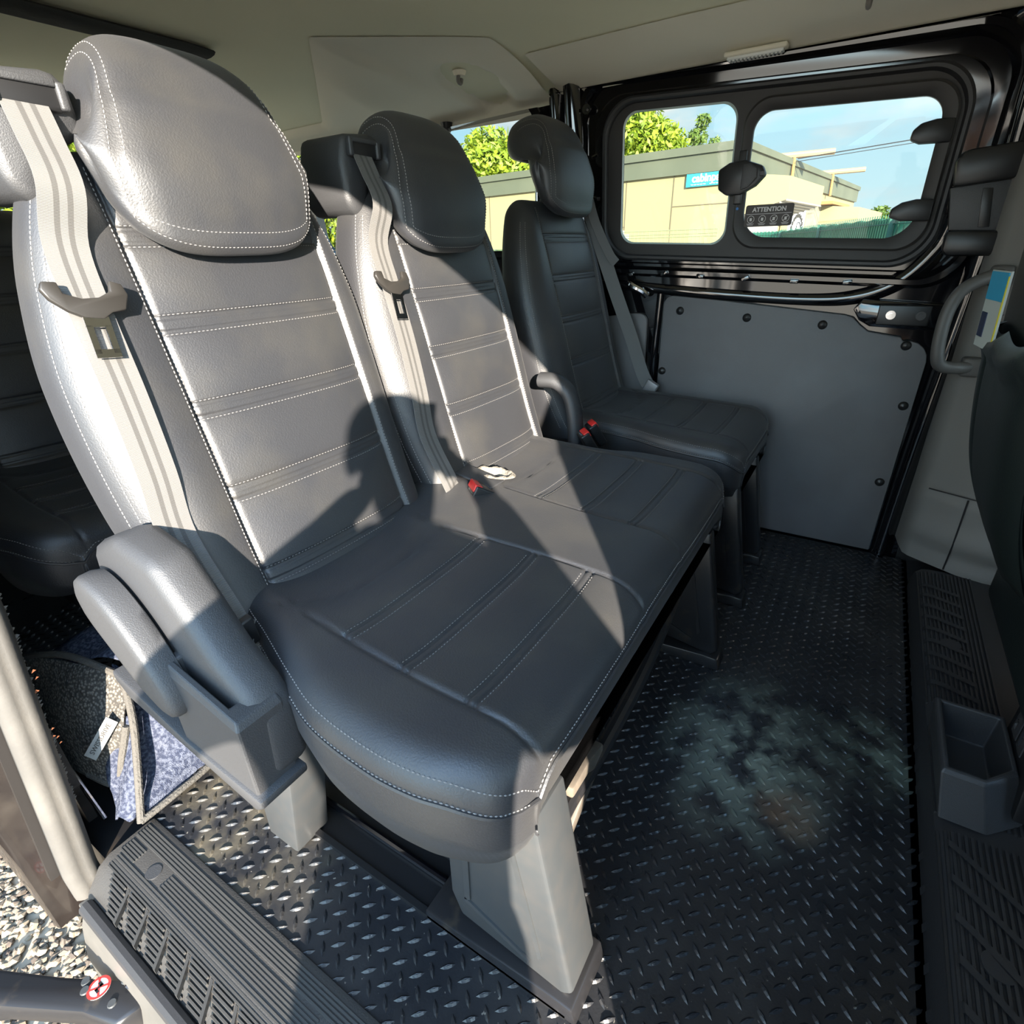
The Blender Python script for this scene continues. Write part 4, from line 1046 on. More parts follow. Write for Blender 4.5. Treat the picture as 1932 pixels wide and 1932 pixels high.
# body side behind the door opening: jamb, outer skin
def jamb():
    V = []; zs = np.linspace(-.12, 1.2, 40)
    for z in zs:
        xi = nx(max(0, z))+.0; xo = .030-.055*max(0, min(z, .5)-.05)+.10*max(0, z-.5)
        if z < 0: xi = .10
        V += [(xi+.012, 1.02, z), (xi-.004, .992, z), (xi-.020, .992, z), (xo+.022, .999, z), (xo+.008, 1.0, z), (xo, .999, z), (xo-.003, 1.006, z), (xo-.006, 1.4, z), (xo-.006, 2.6, z)]
    return tag(fixn(mesh('wall_near_rear', V, grid(V, 9, 40), PAINT_B, None, True, 40)), kind='structure')
jamb()
# rubber door seal, torn along its inner lip
def seal():
    t = thing('door_seal', 'dusty grey rubber door seal with a torn inner edge down the door opening', 'seal', (.105, .97, 0))
    zs = np.linspace(-.055, 1.15, 120)
    def c(z): return Vector((nx(max(0, z))-.012+ (0 if z > .03 else .0), .972, z))
    V = []; prof = [(-.026, .004), (-.026, -.008), (-.018, -.018), (-.006, -.021), (-.001, -.017), (.004, -.021), (.014, -.018), (.022, -.008), (.022, .004)]
    for z in zs:
        for a, b in prof: V.append(c(z)+Vector((a, b, 0)))
    fixn(mesh('seal_bulb', V, grid(V, 9, 120, True), mat('dusty_seal_rubber', (.062, .059, .054), .7, bump=(150, .4, .001), var=((.088, .083, .075), 10, .4, .7)), t))
    V = []; n = 200
    for i in range(n):
        z = .12+i/n*.42; tear = .004+.007*rng.random()*(1 if i % 3 else .2)*(.4+.6*abs(math.sin(i*.11)))
        p = c(z); V += [p+Vector((.018, -.010, 0)), p+Vector((.018+tear, -.002+.004*rng.random(), 0))]
    mesh('torn_lip', V, grid(V, 2, n), mat('torn_foam', (.16, .15, .135), .9), t, False)
    V = []; F = []
    for i in range(7):
        p = c(.30+.12*rng.random() if i % 2 else .24+.05*rng.random())+Vector((.022+.008*rng.random(), -.009, 0)); s = .002+.002*rng.random()
        k = len(V); V += [p+Vector((-s, 0, -s)), p+Vector((s, 0, -s*.4)), p+Vector((0, -.002, s))]; F.append((k, k+1, k+2))
    for k in range(len(F)): mesh('rust_flake', V[3*k:3*k+3], [(0, 1, 2)], mat('rust', (.20, .07, .03), .9), t, False)
seal()
# long black strip with bright clip just inside the opening (carpet edge moulding)
mb = MB(); mb.prism([(1.05, -.0), (2.1, -.0), (2.1, .36), (1.35, .36), (1.05, .22)], 'x', .135, .150); tag(mb.build('trim_near_rear_panel', PAINT_B), kind='structure')
mb = MB(); mb.tube([(.150, 1.00, .03), (.152, 1.16, .20), (.153, 1.34, .36)], .004, 8); tag(mb.build('trim_near_strip', CHROME), kind='structure')

# roller arm of the sliding door, with hand-trap warning sticker
t = thing('door_roller_arm', 'black metal sliding door roller arm with red warning sticker over the gravel', 'arm', (-.02, .88, -.12))
P = [(-.26, 1.27, .0), (-.14, 1.13, -.010), (-.052, 1.019, .0), (.0, .912, .0), (.045, .830, .0), (.064, .815, .0), (.064, .775, .0), (.045, .755, .0), (.012, .765, .0), (-.008, .83, .0), (-.073, .951, .0), (-.17, 1.07, 0), (-.29, 1.21, 0)]
mb = MB(); mb.prism([(a, b) for a, b, _ in P], 'z', -.165, -.118, .008); mb.build('arm', DARKSTEEL, t, autos=40)
mb = MB(); mb.tube([(.05, .80, -.118), (.075, .80, -.100), (.085, .80, -.07)], .008, 8); mb.build('roller_link', DARKSTEEL, t)
for (x, y) in ((.009, .857), (.024, .800), (.052, .815), (.056, .800), (.016, .870)): MB().tube([(x, y, -.119), (x, y, -.1155)], [.0075, .006], 12).build('rivet', STEEL, t)
s_ = thing('hand_trap_sticker', 'round white sticker with red ring and crossed hand on the roller arm', 'sticker', (.023, .841, -.1165))
MB().tube([(.023, .841, -.1177), (.023, .841, -.1168)], .0165, 28).build('disc', WHITE, s_, True, 40)
V = [(.023+R0*math.cos(a*math.pi/18), .841+R0*math.sin(a*math.pi/18), -.1164) for a in range(36) for R0 in (.0130, .0168)]
mb = MB(); mb.add(V, grid(V, 2, 36)+[(70, 71, 1, 0)]); mb.box((.023, .841, -.1162), (.0015, .0135, .0003), Matrix.Rotation(.9, 3, 'Z')); mb.box((.023, .841, -.1162), (.0015, .0135, .0003), Matrix.Rotation(-.5, 3, 'Z'))
mb.build('ring', RED, s_, False)
mb = MB(); mb.box((.023, .841, -.1161), (.006, .0018, .0003)); mb.box((.027, .843, -.1161), (.0022, .005, .0003)); mb.box((.019, .838, -.1161), (.002, .004, .0003)); mb.build('hand_symbol', PLASTIC_D, s_, False)

# folded carpet mat lying behind the seat
def KC(p):
    s = .985-.05*min(1, p[2]/.12); q = Vector(p)-Vector((0, 0, .95)); q = q*s+Vector((0, 0, .95)); q.z = max(q.z, .012); return q
def patch(name, C, m, par, nu=26, nv=20, th=.004, wave=.006, fr=9):
    """bicubic-ish patch from 3x3 or more control points, with thickness"""
    C = [[KC(p) for p in r_] for r_ in C]
    rows = [smoothpath(r_, nu) for r_ in C]; m_ = len(rows[0]); cols = [smoothpath([r_[i] for r_ in rows], nv) for i in range(m_)]
    k = len(cols[0]); V = []
    for j in range(k):
        for i in range(m_):
            p = cols[i][j]; V.append(p+Vector((0, 0, wave*math.sin(i*fr/m_+j*.3))))
    F = grid(V, m_, k); me = mesh(name, V, F, m, par); md = me.modifiers.new('s', 'SOLIDIFY'); md.thickness = th; return me, cols
FELTB = mat('blue_grey_felt', (.035, .042, .068), 1, spec=.05, bump=(500, 1, .003), var=((.10, .112, .150), 160, .42, .62))
def meshmat():
    m = bpy.data.materials.new('anti_slip_mesh_cloth'); m.use_nodes = True; t_ = m.node_tree; b = t_.nodes['Principled BSDF']; g = t_.nodes.new('ShaderNodeNewGeometry')
    v = t_.nodes.new('ShaderNodeTexVoronoi'); v.inputs['Scale'].default_value = 190; t_.links.new(g.outputs['Position'], v.inputs[0])
    c = t_.nodes.new('ShaderNodeValToRGB'); c.color_ramp.elements[0].color = (.16, .145, .125, 1); c.color_ramp.elements[1].color = (.04, .037, .033, 1); c.color_ramp.elements[0].position = .25; c.color_ramp.elements[1].position = .6
    t_.links.new(v.outputs[0], c.inputs[0]); t_.links.new(c.outputs[0], b.inputs['Base Color']); b.inputs['Roughness'].default_value = .9
    bp = t_.nodes.new('ShaderNodeBump'); bp.inputs['Strength'].default_value = .8; bp.inputs['Distance'].default_value = .002; bp.invert = True; t_.links.new(v.outputs[0], bp.inputs['Height']); t_.links.new(bp.outputs[0], b.inputs['Normal']); return m
MESHC = meshmat(); BIND = mat('dark_binding_tape', (.075, .07, .062), .95, bump=(250, 1, .003))
ct = thing('folded_carpet_mat', 'folded blue-grey felt mat with dark mesh backing and white tag on floor behind the seat', 'mat', (.26, 1.05, 0))
import itertools
patch('felt_front', [[(.300, 1.18, .20), (.325, 1.06, .16), (.375, 1.035, .11)], [(.215, 1.07, .07), (.28, 1.03, .06), (.355, .995, .05)], [(.182, .985, .006), (.205, .960, .008), (.33, .975, .008)]], FELTB, ct)
patch('felt_left', [[(.24, 1.14, .14), (.262, 1.07, .14)], [(.200, 1.08, .06), (.226, 1.02, .075)], [(.165, 1.0, .012), (.184, .965, .012)]], FELTB, ct)
mp_, _ = patch('mesh_backing', [[(.21, 1.42, .17), (.25, 1.25, .22), (.285, 1.10, .205)], [(.185, 1.30, .10), (.215, 1.17, .135), (.250, 1.07, .13)], [(.165, 1.20, .02), (.178, 1.12, .04), (.196, 1.06, .035)]], MESHC, ct)
patch('felt_back', [[(.30, 1.60, .04), (.42, 1.5, .10), (.50, 1.30, .03)], [(.26, 1.38, .16), (.36, 1.28, .21), (.46, 1.16, .10)], [(.26, 1.24, .20), (.32, 1.13, .21), (.42, 1.06, .10)]], FELTB, ct, wave=.012)
for nm, P in (('binding', [(.286, 1.105, .212), (.262, 1.062, .14), (.226, 1.012, .075), (.184, .953, .012)]), ('binding', [(.212, 1.42, .178), (.25, 1.255, .228), (.288, 1.10, .212), (.33, 1.05, .165), (.378, 1.03, .115)]), ('binding', [(.184, .953, .014), (.25, .955, .014), (.335, .968, .012), (.36, .99, .05), (.378, 1.03, .112)]), ('binding', [(.250, 1.066, .134), (.222, 1.055, .085), (.196, 1.052, .038), (.178, 1.12, .042)])):
    MB().tube(smoothpath([KC(p) for p in P], 8), .0065, 8).build(nm, BIND, ct)
# white woven tag with its printed name
c0 = KC((.222, 1.098, .118)); dU = Vector((.033, -.018, .047)).normalized(); dN = Vector((-.75, -.62, .30)).normalized(); dV = dU.cross(dN).normalized(); dN = dV.cross(dU)
V = [c0+dN*.012+dU*a+dV*b for a, b in ((-.042, -.011), (.042, -.011), (.042, .011), (-.042, .011))]; V += [v+dN*.0012 for v in V]
tg_ = mesh('tag', V, [(0, 1, 2, 3), (7, 6, 5, 4), (0, 4, 5, 1), (1, 5, 6, 2), (2, 6, 7, 3), (3, 7, 4, 0)], mat('tag_white', (.26, .26, .25), .7), mp_, False)
RT_ = Matrix((( dU.x, dV.x, dN.x), (dU.y, dV.y, dN.y), (dU.z, dV.z, dN.z)))
if RT_.determinant() < 0: RT_ = Matrix(((dU.x, -dV.x, dN.x), (dU.y, -dV.y, dN.y), (dU.z, -dV.z, dN.z)))
text('tag_lettering', 'SWISSDRIVE', .0125, c0+dN*.0142, RT_, mat('tag_print', (.05, .045, .04), .6), mp_)

# ------------------------------------------------------------------ OUTSIDE
def gravelmat():
    m = bpy.data.materials.new('gravel_ground'); m.use_nodes = True; t_ = m.node_tree; b = t_.nodes['Principled BSDF']; g = t_.nodes.new('ShaderNodeNewGeometry')
    n = t_.nodes.new('ShaderNodeTexNoise'); n.inputs['Scale'].default_value = 40; n.inputs['Detail'].default_value = 6; t_.links.new(g.outputs['Position'], n.inputs[0])
    c = t_.nodes.new('ShaderNodeValToRGB'); c.color_ramp.elements[0].color = (.26, .22, .17, 1); c.color_ramp.elements[1].color = (.50, .43, .33, 1); t_.links.new(n.outputs[0], c.inputs[0]); t_.links.new(c.outputs[0], b.inputs['Base Color'])
    b.inputs['Roughness'].default_value = .95; return m
MB().box((15, 5, -.65), (60, 60, .05)).build('floor_outside', gravelmat(), None, False)['kind'] = 'structure'
# loose stones beside the van
def stones():
    V = []; F = []; ico = bmesh.new(); bmesh.ops.create_icosphere(ico, subdivisions=1, radius=1); bv = np.array([v.co[:] for v in ico.verts]); bf = [[v.index for v in q.verts] for q in ico.faces]; ico.free()
    for i in range(15000):
        x = -.75+rng.random()*1.3; y = .75+rng.random()*1.9; s = .006+.008*rng.random()
        if x > .25: continue
        a = rng.random()*6.28; R2 = np.array([[math.cos(a), -math.sin(a), 0], [math.sin(a), math.cos(a), 0], [0, 0, 1]])
        P = (bv*(1+.35*(rng.random((12, 1))-.5)))*np.array([1.2, .85, .6])*s @ R2.T+np.array([x, y, -.598+s*.25+.006*rng.random()])
        k = len(V); V += [tuple(p) for p in P]; F += [[j+k for j in q] for q in bf]
    m = bpy.data.materials.new('gravel_stones'); m.use_nodes = True; t_ = m.node_tree; b = t_.nodes['Principled BSDF']; g = t_.nodes.new('ShaderNodeNewGeometry')
    c = t_.nodes.new('ShaderNodeValToRGB'); e_ = c.color_ramp.elements; e_[0].color = (.07, .055, .045, 1); e_[1].color = (.27, .22, .155, 1); e_[1].position = .8
    z_ = e_.new(.45); z_.color = (.175, .14, .105, 1)
    t_.links.new(g.outputs['Random Per Island'], c.inputs[0]); t_.links.new(c.outputs[0], b.inputs['Base Color']); b.inputs['Roughness'].default_value = .9
    o = mesh('gravel', V, F, m, None, False); tag(o, 'loose pale brown gravel stones on the ground outside the door', 'gravel', None, 'stuff')
stones()

# site cabin
OL = mat('olive_fascia', (.046, .054, .034), .6, var=((.058, .066, .042), 1.2, .4, .7)); CREAM = mat('cream_panel', (.165, .145, .072), .7)
SHUT = mat('grey_shutter', (.22, .21, .19), .6); RUSTM = mat('rusty_steel', (.22, .10, .03), .8)
cab = thing('site_cabin', 'cream site cabin with olive roof fascia beyond the side window', 'building', (12, 4, -.6))
A = Vector((10.72, 2.29, 0)); B = Vector((12.4, 12.3, 0)); Cc = Vector((22.1, 1.2, 0))
def wallbox(P, Q, z0_, z1_, off, th, name, m, par=cab, a=0, b=1):
    d = (Q-P); n_ = Vector((-d.y, d.x, 0)).normalized()
    if n_.dot(Vector((0, 0, 0))-P) < 0: n_ = -n_
    p = P+d*a; q = P+d*b; V = []
    for z in (z0_, z1_):
        for e_ in (p+n_*off, q+n_*off, q+n_*(off-th), p+n_*(off-th)): V.append((e_.x, e_.y, z))
    return fixn(mesh(name, V, [(0, 1, 2, 3), (4, 5, 6, 7), (0, 1, 5, 4), (1, 2, 6, 5), (2, 3, 7, 6), (3, 0, 4, 7)], m, par, False))
wallbox(A, B, -.6, 2.05, 0, .1, 'front_wall', CREAM); wallbox(A, Cc, -.6, 2.02, 0, .1, 'side_wall', CREAM)
wallbox(A, B, 2.03, 2.32, .06, .14, 'fascia', OL, a=-.004); wallbox(A, Cc, 2.0, 2.30, .06, .14, 'fascia', OL, a=-.004)
wallbox(A, B, 2.30, 2.42, .10, .16, 'roof_edge', OL, a=-.008); wallbox(A, Cc, 2.30, 2.40, .10, .16, 'roof_edge', OL, a=-.008)
V = [(10.72, 2.29, 2.38), (22.1, 1.2, 2.36), (24, 11, 2.36), (12.4, 12.3, 2.38)]; mesh('roof', V, [(0, 1, 2, 3)], OL, cab, False)
lineM = mat('panel_joint', (.07, .06, .035), .8); SIGNW = mat('sign_white', (.24, .24, .235), .6)
for a in (.112, .205, .40, .55, .7): wallbox(A, B, -.6, 2.03, .012, .02, 'panel_joint', lineM, cab, a, a+.0012)
wallbox(A, B, 1.555, 1.568, .012, .02, 'panel_joint', lineM, cab, .0, .112); wallbox(A, B, 1.27, 1.283, .012, .02, 'panel_joint', lineM, cab, .205, .40)
wf = wallbox(A, B, .45, 1.22, .03, .05, 'window_frame', SIGNW, cab, .205, .27); wallbox(A, B, .52, 1.15, .036, .01, 'window_pane', mat('dull_pane', (.12, .13, .12), .2), wf, .212, .262)
wallbox(A, B, -.6, 1.15, .03, .05, 'white_post', SIGNW, cab, .195, .203)
sg = thing('shop_sign', 'cyan sign with white lettering under the cabin fascia', 'sign', (10.75, 2.8, 1.93))
sgb = wallbox(A, B, 1.835, 2.025, .05, .03, 'board', mat('cyan_sign', (.010, .20, .30), .6), sg, .012, .088)
dF = (A-B).normalized(); nF = Vector((-dF.y, dF.x, 0)); nF = nF if nF.x < 0 else -nF
RF = Matrix(((dF.x, 0, nF.x), (dF.y, 0, nF.y), (0, 1, 0)))
text('lettering', 'cabinpac', .165, A+(B-A)*.050+nF*.056+Vector((0, 0, 1.95)), RF, SIGNW, sg, .006, ext=.002)
mb = MB(); pc = A+(B-A)*.05+nF*.056
for sgn in (-1, 1):
    mb = MB()
    for k in range(1, 6): p_ = pc+dF*(.055*k*sgn); mb.box((p_.x, p_.y, 1.862), (.004, .020, .006))
    mb.build('small_print', SIGNW, sg, False)
# shutter hoods on the side face
def hood(a, b, z0_, z1_, depth, lab):
    d = (Cc-A); n_ = Vector((-d.y, d.x, 0)).normalized(); n_ = n_ if n_.y < 0 else -n_
    p = A+d*a; q = A+d*b; V = []
    for e_ in (p, q):
        for (o_, z) in ((0, z1_), (depth, z1_-.10), (depth, z1_-.42), (0, z0_)): V.append(tuple(e_+n_*o_+Vector((0, 0, z))))
    hd = fixn(mesh('shutter_hood', V[:], [(0, 1, 5, 4), (1, 2, 6, 5), (0, 3, 2, 1), (4, 5, 6, 7)], CREAM, cab, False))
    V = [V[2], V[6], V[7], V[3]]; mesh('hood_underside', V, [(0, 1, 2, 3)], SHUT, hd, False)
    wallbox(A, Cc, .5, z0_, .03, .03, 'roller_shutter', SHUT, cab, a, b)
    mb = MB()
    for k in range(9):
        u_ = k/8; c_ = [Vector(V[0]).lerp(Vector(V[3]), u_), Vector(V[1]).lerp(Vector(V[2]), u_)]; mb.tube([c_[0]+Vector((0, 0, -.01)), c_[1]+Vector((0, 0, -.01))], .012, 5)
    mb.build('slats', SHUT, hd, False)
hood(.01, .24, 1.35, 1.98, .75, ''); hood(.50, .86, 1.30, 1.72, 1.0, '')
wallbox(A, Cc, .3, 1.72, .05, .03, 'cream_pier', CREAM, cab, .26, .46)
po = wallbox(A, Cc, .6, 1.60, .075, .02, 'poster', mat('poster_white', (.30, .32, .36), .6), cab, .30, .42)
dS = (Cc-A).normalized(); nS = Vector((-dS.y, dS.x, 0)); nS = nS if nS.y < 0 else -nS; pc = A+(Cc-A)*.36+nS*.085
mb = MB()
for k in range(12):
    a = math.pi*(k/11); p_ = pc+dS*(.52*math.cos(a))+Vector((0, 0, 1.12+.34*math.sin(a))); mb.tube([p_, p_+nS*.01], .045, 8)
mb.tube([pc+Vector((0, 0, .75))-dS*.1, pc+Vector((0, 0, 1.0)), pc+Vector((0, 0, 1.2))+dS*.06, pc+Vector((0, 0, 1.32))+dS*.02], [.16, .12, .09, .05], 8)
mb.build('poster_marks', PLASTIC_D, po)
for a in (.25, .60):
    p_ = A+(Cc-A)*a; mb = MB(); mb.tube([p_+Vector((0, .3, 2.46)), p_+Vector((.35, -.75, 2.50))], .055, 8); mb.build('roof_beam', mat('weathered_beam', (.18, .13, .07), .8), cab)
    MB().tube([p_+nS*.1+Vector((0, 0, 2.42)), p_+nS*.12+Vector((0, 0, 1.95))], .03, 6).build('rust_streak', RUSTM, cab)
wallbox(A, Cc, 1.70, 1.76, .5, .5, 'rusty_ledge', RUSTM, cab, .46, .66)
wallbox(A, Cc, .7, 1.70, .2, .2, 'metal_cabinet', mat('weathered_sheet', (.12, .115, .085), .6, var=((.17, .15, .11), 6, .4, .6)), cab, .44, .58)
MB().tube([tuple(A+(Cc-A)*.255+nS*.15+Vector((0, 0, 2.40))), (13, -3, 2.66), (13, -12, 3.5)], .009, 5).build('power_cable', PLASTIC_D, None)
o = bpy.data.objects['power_cable']; tag(o, 'upper of two thin overhead cables running from the cabin roof', 'cable', 'overhead cables')
o = MB().tube([tuple(A+(Cc-A)*.245+nS*.15+Vector((0, 0, 2.34))), (13, -3, 2.60), (13, -12, 3.4)], .006, 5).build('power_cable', PLASTIC_D, None); tag(o, 'lower of two thin overhead cables running from the cabin roof', 'cable', 'overhead cables')

# fences
GREEN = mat('green_screen_mesh', (.016, .17, .10), .6, var=((.03, .22, .135), 3, .4, .6)); GREEN_D = mat('green_post', (.006, .065, .042), .5)
fn = thing('screened_fence', 'green screened mesh fence seen low through sliding pane', 'fence', (7, .8, -.6))
FP = [Vector((3.4, -1.1, 0)), Vector((4.8, -.03, 0)), Vector((9.0, 1.28, 0)), Vector((9.50, 1.90, 0)), Vector((9.56, 2.10, 0))]
V = []
for i in range(len(FP)-1):
    nn_ = 40
    for k in range(nn_+(i == len(FP)-2)):
        p_ = FP[i].lerp(FP[i+1], k/nn_); V += [(p_.x, p_.y, -.6), (p_.x, p_.y, 1.080+.006*math.sin(k*1.7))]
sc_ = mesh('screen_cloth', V, grid(V, 2, len(V)//2), GREEN, fn, False); md = sc_.modifiers.new('s', 'SOLIDIFY'); md.thickness = .01
mb = MB()
for i in range(len(FP)-1):
    L_ = (FP[i+1]-FP[i]).length; nn_ = int(L_/.055)
    d = (FP[i+1]-FP[i]).normalized(); nq = Vector((d.y, -d.x, 0)); nq = nq if nq.x < 0 else -nq
    for k in range(nn_+1):
        p_ = FP[i]+d*(k*.055)+nq*.012; mb.tube([p_+Vector((0, 0, .3)), p_+Vector((0, 0, 1.10))], .003, 4)
    for z in (.45, .65, .85, 1.04): mb.tube([FP[i]+nq*.014+Vector((0, 0, z)), FP[i+1]+nq*.014+Vector((0, 0, z))], .0035, 4)
mb.build('wire_grid', GREEN_D, fn, False)
for p_ in (FP[0], FP[1]+Vector((.12, .04, 0)), FP[1].lerp(FP[2], .5), FP[2], FP[3]):
    MB().box((p_.x-.03, p_.y, .24), (.022, .022, .85)).build('post', GREEN_D, fn, False)
fw = thing('wire_fence', 'grey-green welded wire fence in front of cream cabin wall', 'fence', (8.5, 3, -.6))
mb = MB(); P0 = Vector((9.56, 2.26, 0)); P1 = Vector((9.0, 5.6, 0)); d = (P1-P0).normalized()
for k in range(int((P1-P0).length/.06)): p_ = P0+d*(k*.06); mb.tube([p_+Vector((0, 0, .4)), p_+Vector((0, 0, 1.17))], .004, 4)
for z in (.62, .66, .84, .88, 1.06, 1.10, 1.155): mb.tube([P0+Vector((0, 0, z)), P1+Vector((0, 0, z))], .006, 4)
mb.build('wire_grid', mat('wire_olive', (.10, .12, .06), .6), fw, False)
for a in (.62, .92): p_ = P0.lerp(P1, a); MB().box((p_.x, p_.y, .3), (.03, .03, .9)).build('post', GREEN_D, fw, False)

# trees
def leafmat(name, c0_, c1_):
    m = bpy.data.materials.new(name); m.use_nodes = True; t_ = m.node_tree; b = t_.nodes['Principled BSDF']; g = t_.nodes.new('ShaderNodeNewGeometry')
    c = t_.nodes.new('ShaderNodeValToRGB'); c.color_ramp.elements[0].color = (*c0_, 1); c.color_ramp.elements[1].color = (*c1_, 1)
    t_.links.new(g.outputs['Random Per Island'], c.inputs[0]); t_.links.new(c.outputs[0], b.inputs['Base Color']); b.inputs['Roughness'].default_value = .6
    tr = t_.nodes.new('ShaderNodeBsdfTranslucent'); t_.links.new(c.outputs[0], tr.inputs[0]); x = t_.nodes.new('ShaderNodeMixShader'); x.inputs[0].default_value = .35
    o_ = t_.nodes['Material Output']; t_.links.new(b.outputs[0], x.inputs[1]); t_.links.new(tr.outputs[0], x.inputs[2]); t_.links.new(x.outputs[0], o_.inputs[0]); return m
LF1 = leafmat('spring_leaves', (.085, .145, .006), (.18, .23, .010)); LF2 = leafmat('darker_leaves', (.04, .08, .010), (.10, .15, .022)); BARK = mat('bark', (.12, .10, .08), .9)
def tree(lab, base, blobs, n, m, size=.12, group=None, cat='tree', kind='leafy_tree'):
    t_ = thing(kind, lab, cat, base, group); V = []; F = []
    vol = np.array([b[3]**2 for b in blobs]); pr = vol/vol.sum()
    for i in rng.choice(len(blobs), n, p=pr):
        bx_, by_, bz_, br = blobs[i]; d = rng.normal(size=3); d /= np.linalg.norm(d); q = br*(.55+.5*rng.random()**.6)
        c = np.array([bx_, by_, bz_])+d*q*np.array([1, 1, .85])
        a = rng.normal(size=3); a /= np.linalg.norm(a); b_ = np.cross(a, d+rng.normal(size=3)*.5); b_ /= np.linalg.norm(b_)
        s = size*(.6+.7*rng.random()); k = len(V)
        V += [tuple(c-a*s), tuple(c+b_*s*.4), tuple(c+a*s), tuple(c-b_*s*.4)]; F.append((k, k+1, k+2, k+3))
    mesh('foliage', V, F, m, t_, False)
    zt = max(b[2] for b in blobs); mb = MB(); mb.tube([base, ((base[0]+blobs[0][0])/2, (base[1]+blobs[0][1])/2, (base[2]+zt)/2), blobs[0][:3]], [.16, .11, .05], 8)
    for b in blobs[1:]: mb.tube([blobs[0][:3], b[:3]], [.05, .02], 5)
    mb.build('trunk', BARK, t_); return t_
def blobs(cx, cy, cz, R, n, br):
    out = [(cx, cy, cz, br)]
    for _ in range(n):
        d = rng.normal(size=3); d /= np.linalg.norm(d); q = R*(.6+.4*rng.random()); out.append((cx+d[0]*q, cy+d[1]*q, cz+d[2]*q*.85, br*(.6+.5*rng.random())))
    return out
GRP = None
K_ = 1.65
def far(bl): return [(x*K_, y*K_, .95+(z-.95)*K_, r*K_) for x, y, z, r in bl]
tree('bright yellow-green tree over cabin roof in left part of side window', (26.4, 10.4, -.6), far(blobs(16, 6.3, 2.95, 1.0, 16, .75)), 15000, LF1, .16)
K_ = 2.15
tree('loose twiggy green tree right of the bright tree behind cabin roof', (32.2, 9.5, -.6), far([(15, 4.5, 2.7, .35), (15, 4.25, 3.15, .22), (15, 4.15, 3.45, .16), (15, 4.75, 2.9, .22), (15, 3.85, 3.0, .14), (15, 4.0, 2.75, .2), (15.1, 4.9, 3.25, .1), (15, 4.4, 2.4, .3)]), 2200, LF2, .13)
K_ = 1.65
tree('bright green tree behind far headrest through rear quarter window', (24.8, 16.5, -.6), far(blobs(15, 9.4, 2.6, 1.0, 20, .8)), 16000, LF1, .19)
tree('bright green tree seen between the middle and far headrests', (24, 22, -.6), far(blobs(14.5, 14.0, 3.0, 1.3, 20, .95)), 16000, LF1, .2)
tree('green tree beyond the belt housing of middle seat', (14, 18, -.6), blobs(14, 18, 3.3, 2.6, 22, 1.2), 16000, LF1, .13)
tree('green tree seen through the gap beside near headrest', (7.2, 18, -.6), blobs(7.2, 18, 3.0, 2.4, 20, 1.1), 14000, LF1, .13)
tree('leafy tree at the rear of van behind the rear bench', (1.0, 17, -.6), blobs(1.0, 17, 2.8, 2.2, 16, 1.0), 8000, LF2, .15)
tree('distant low tree above the right end of green fence', (30, .6, -.6), blobs(30, .9, 1.2, .9, 12, .55), 5000, LF2, .12)

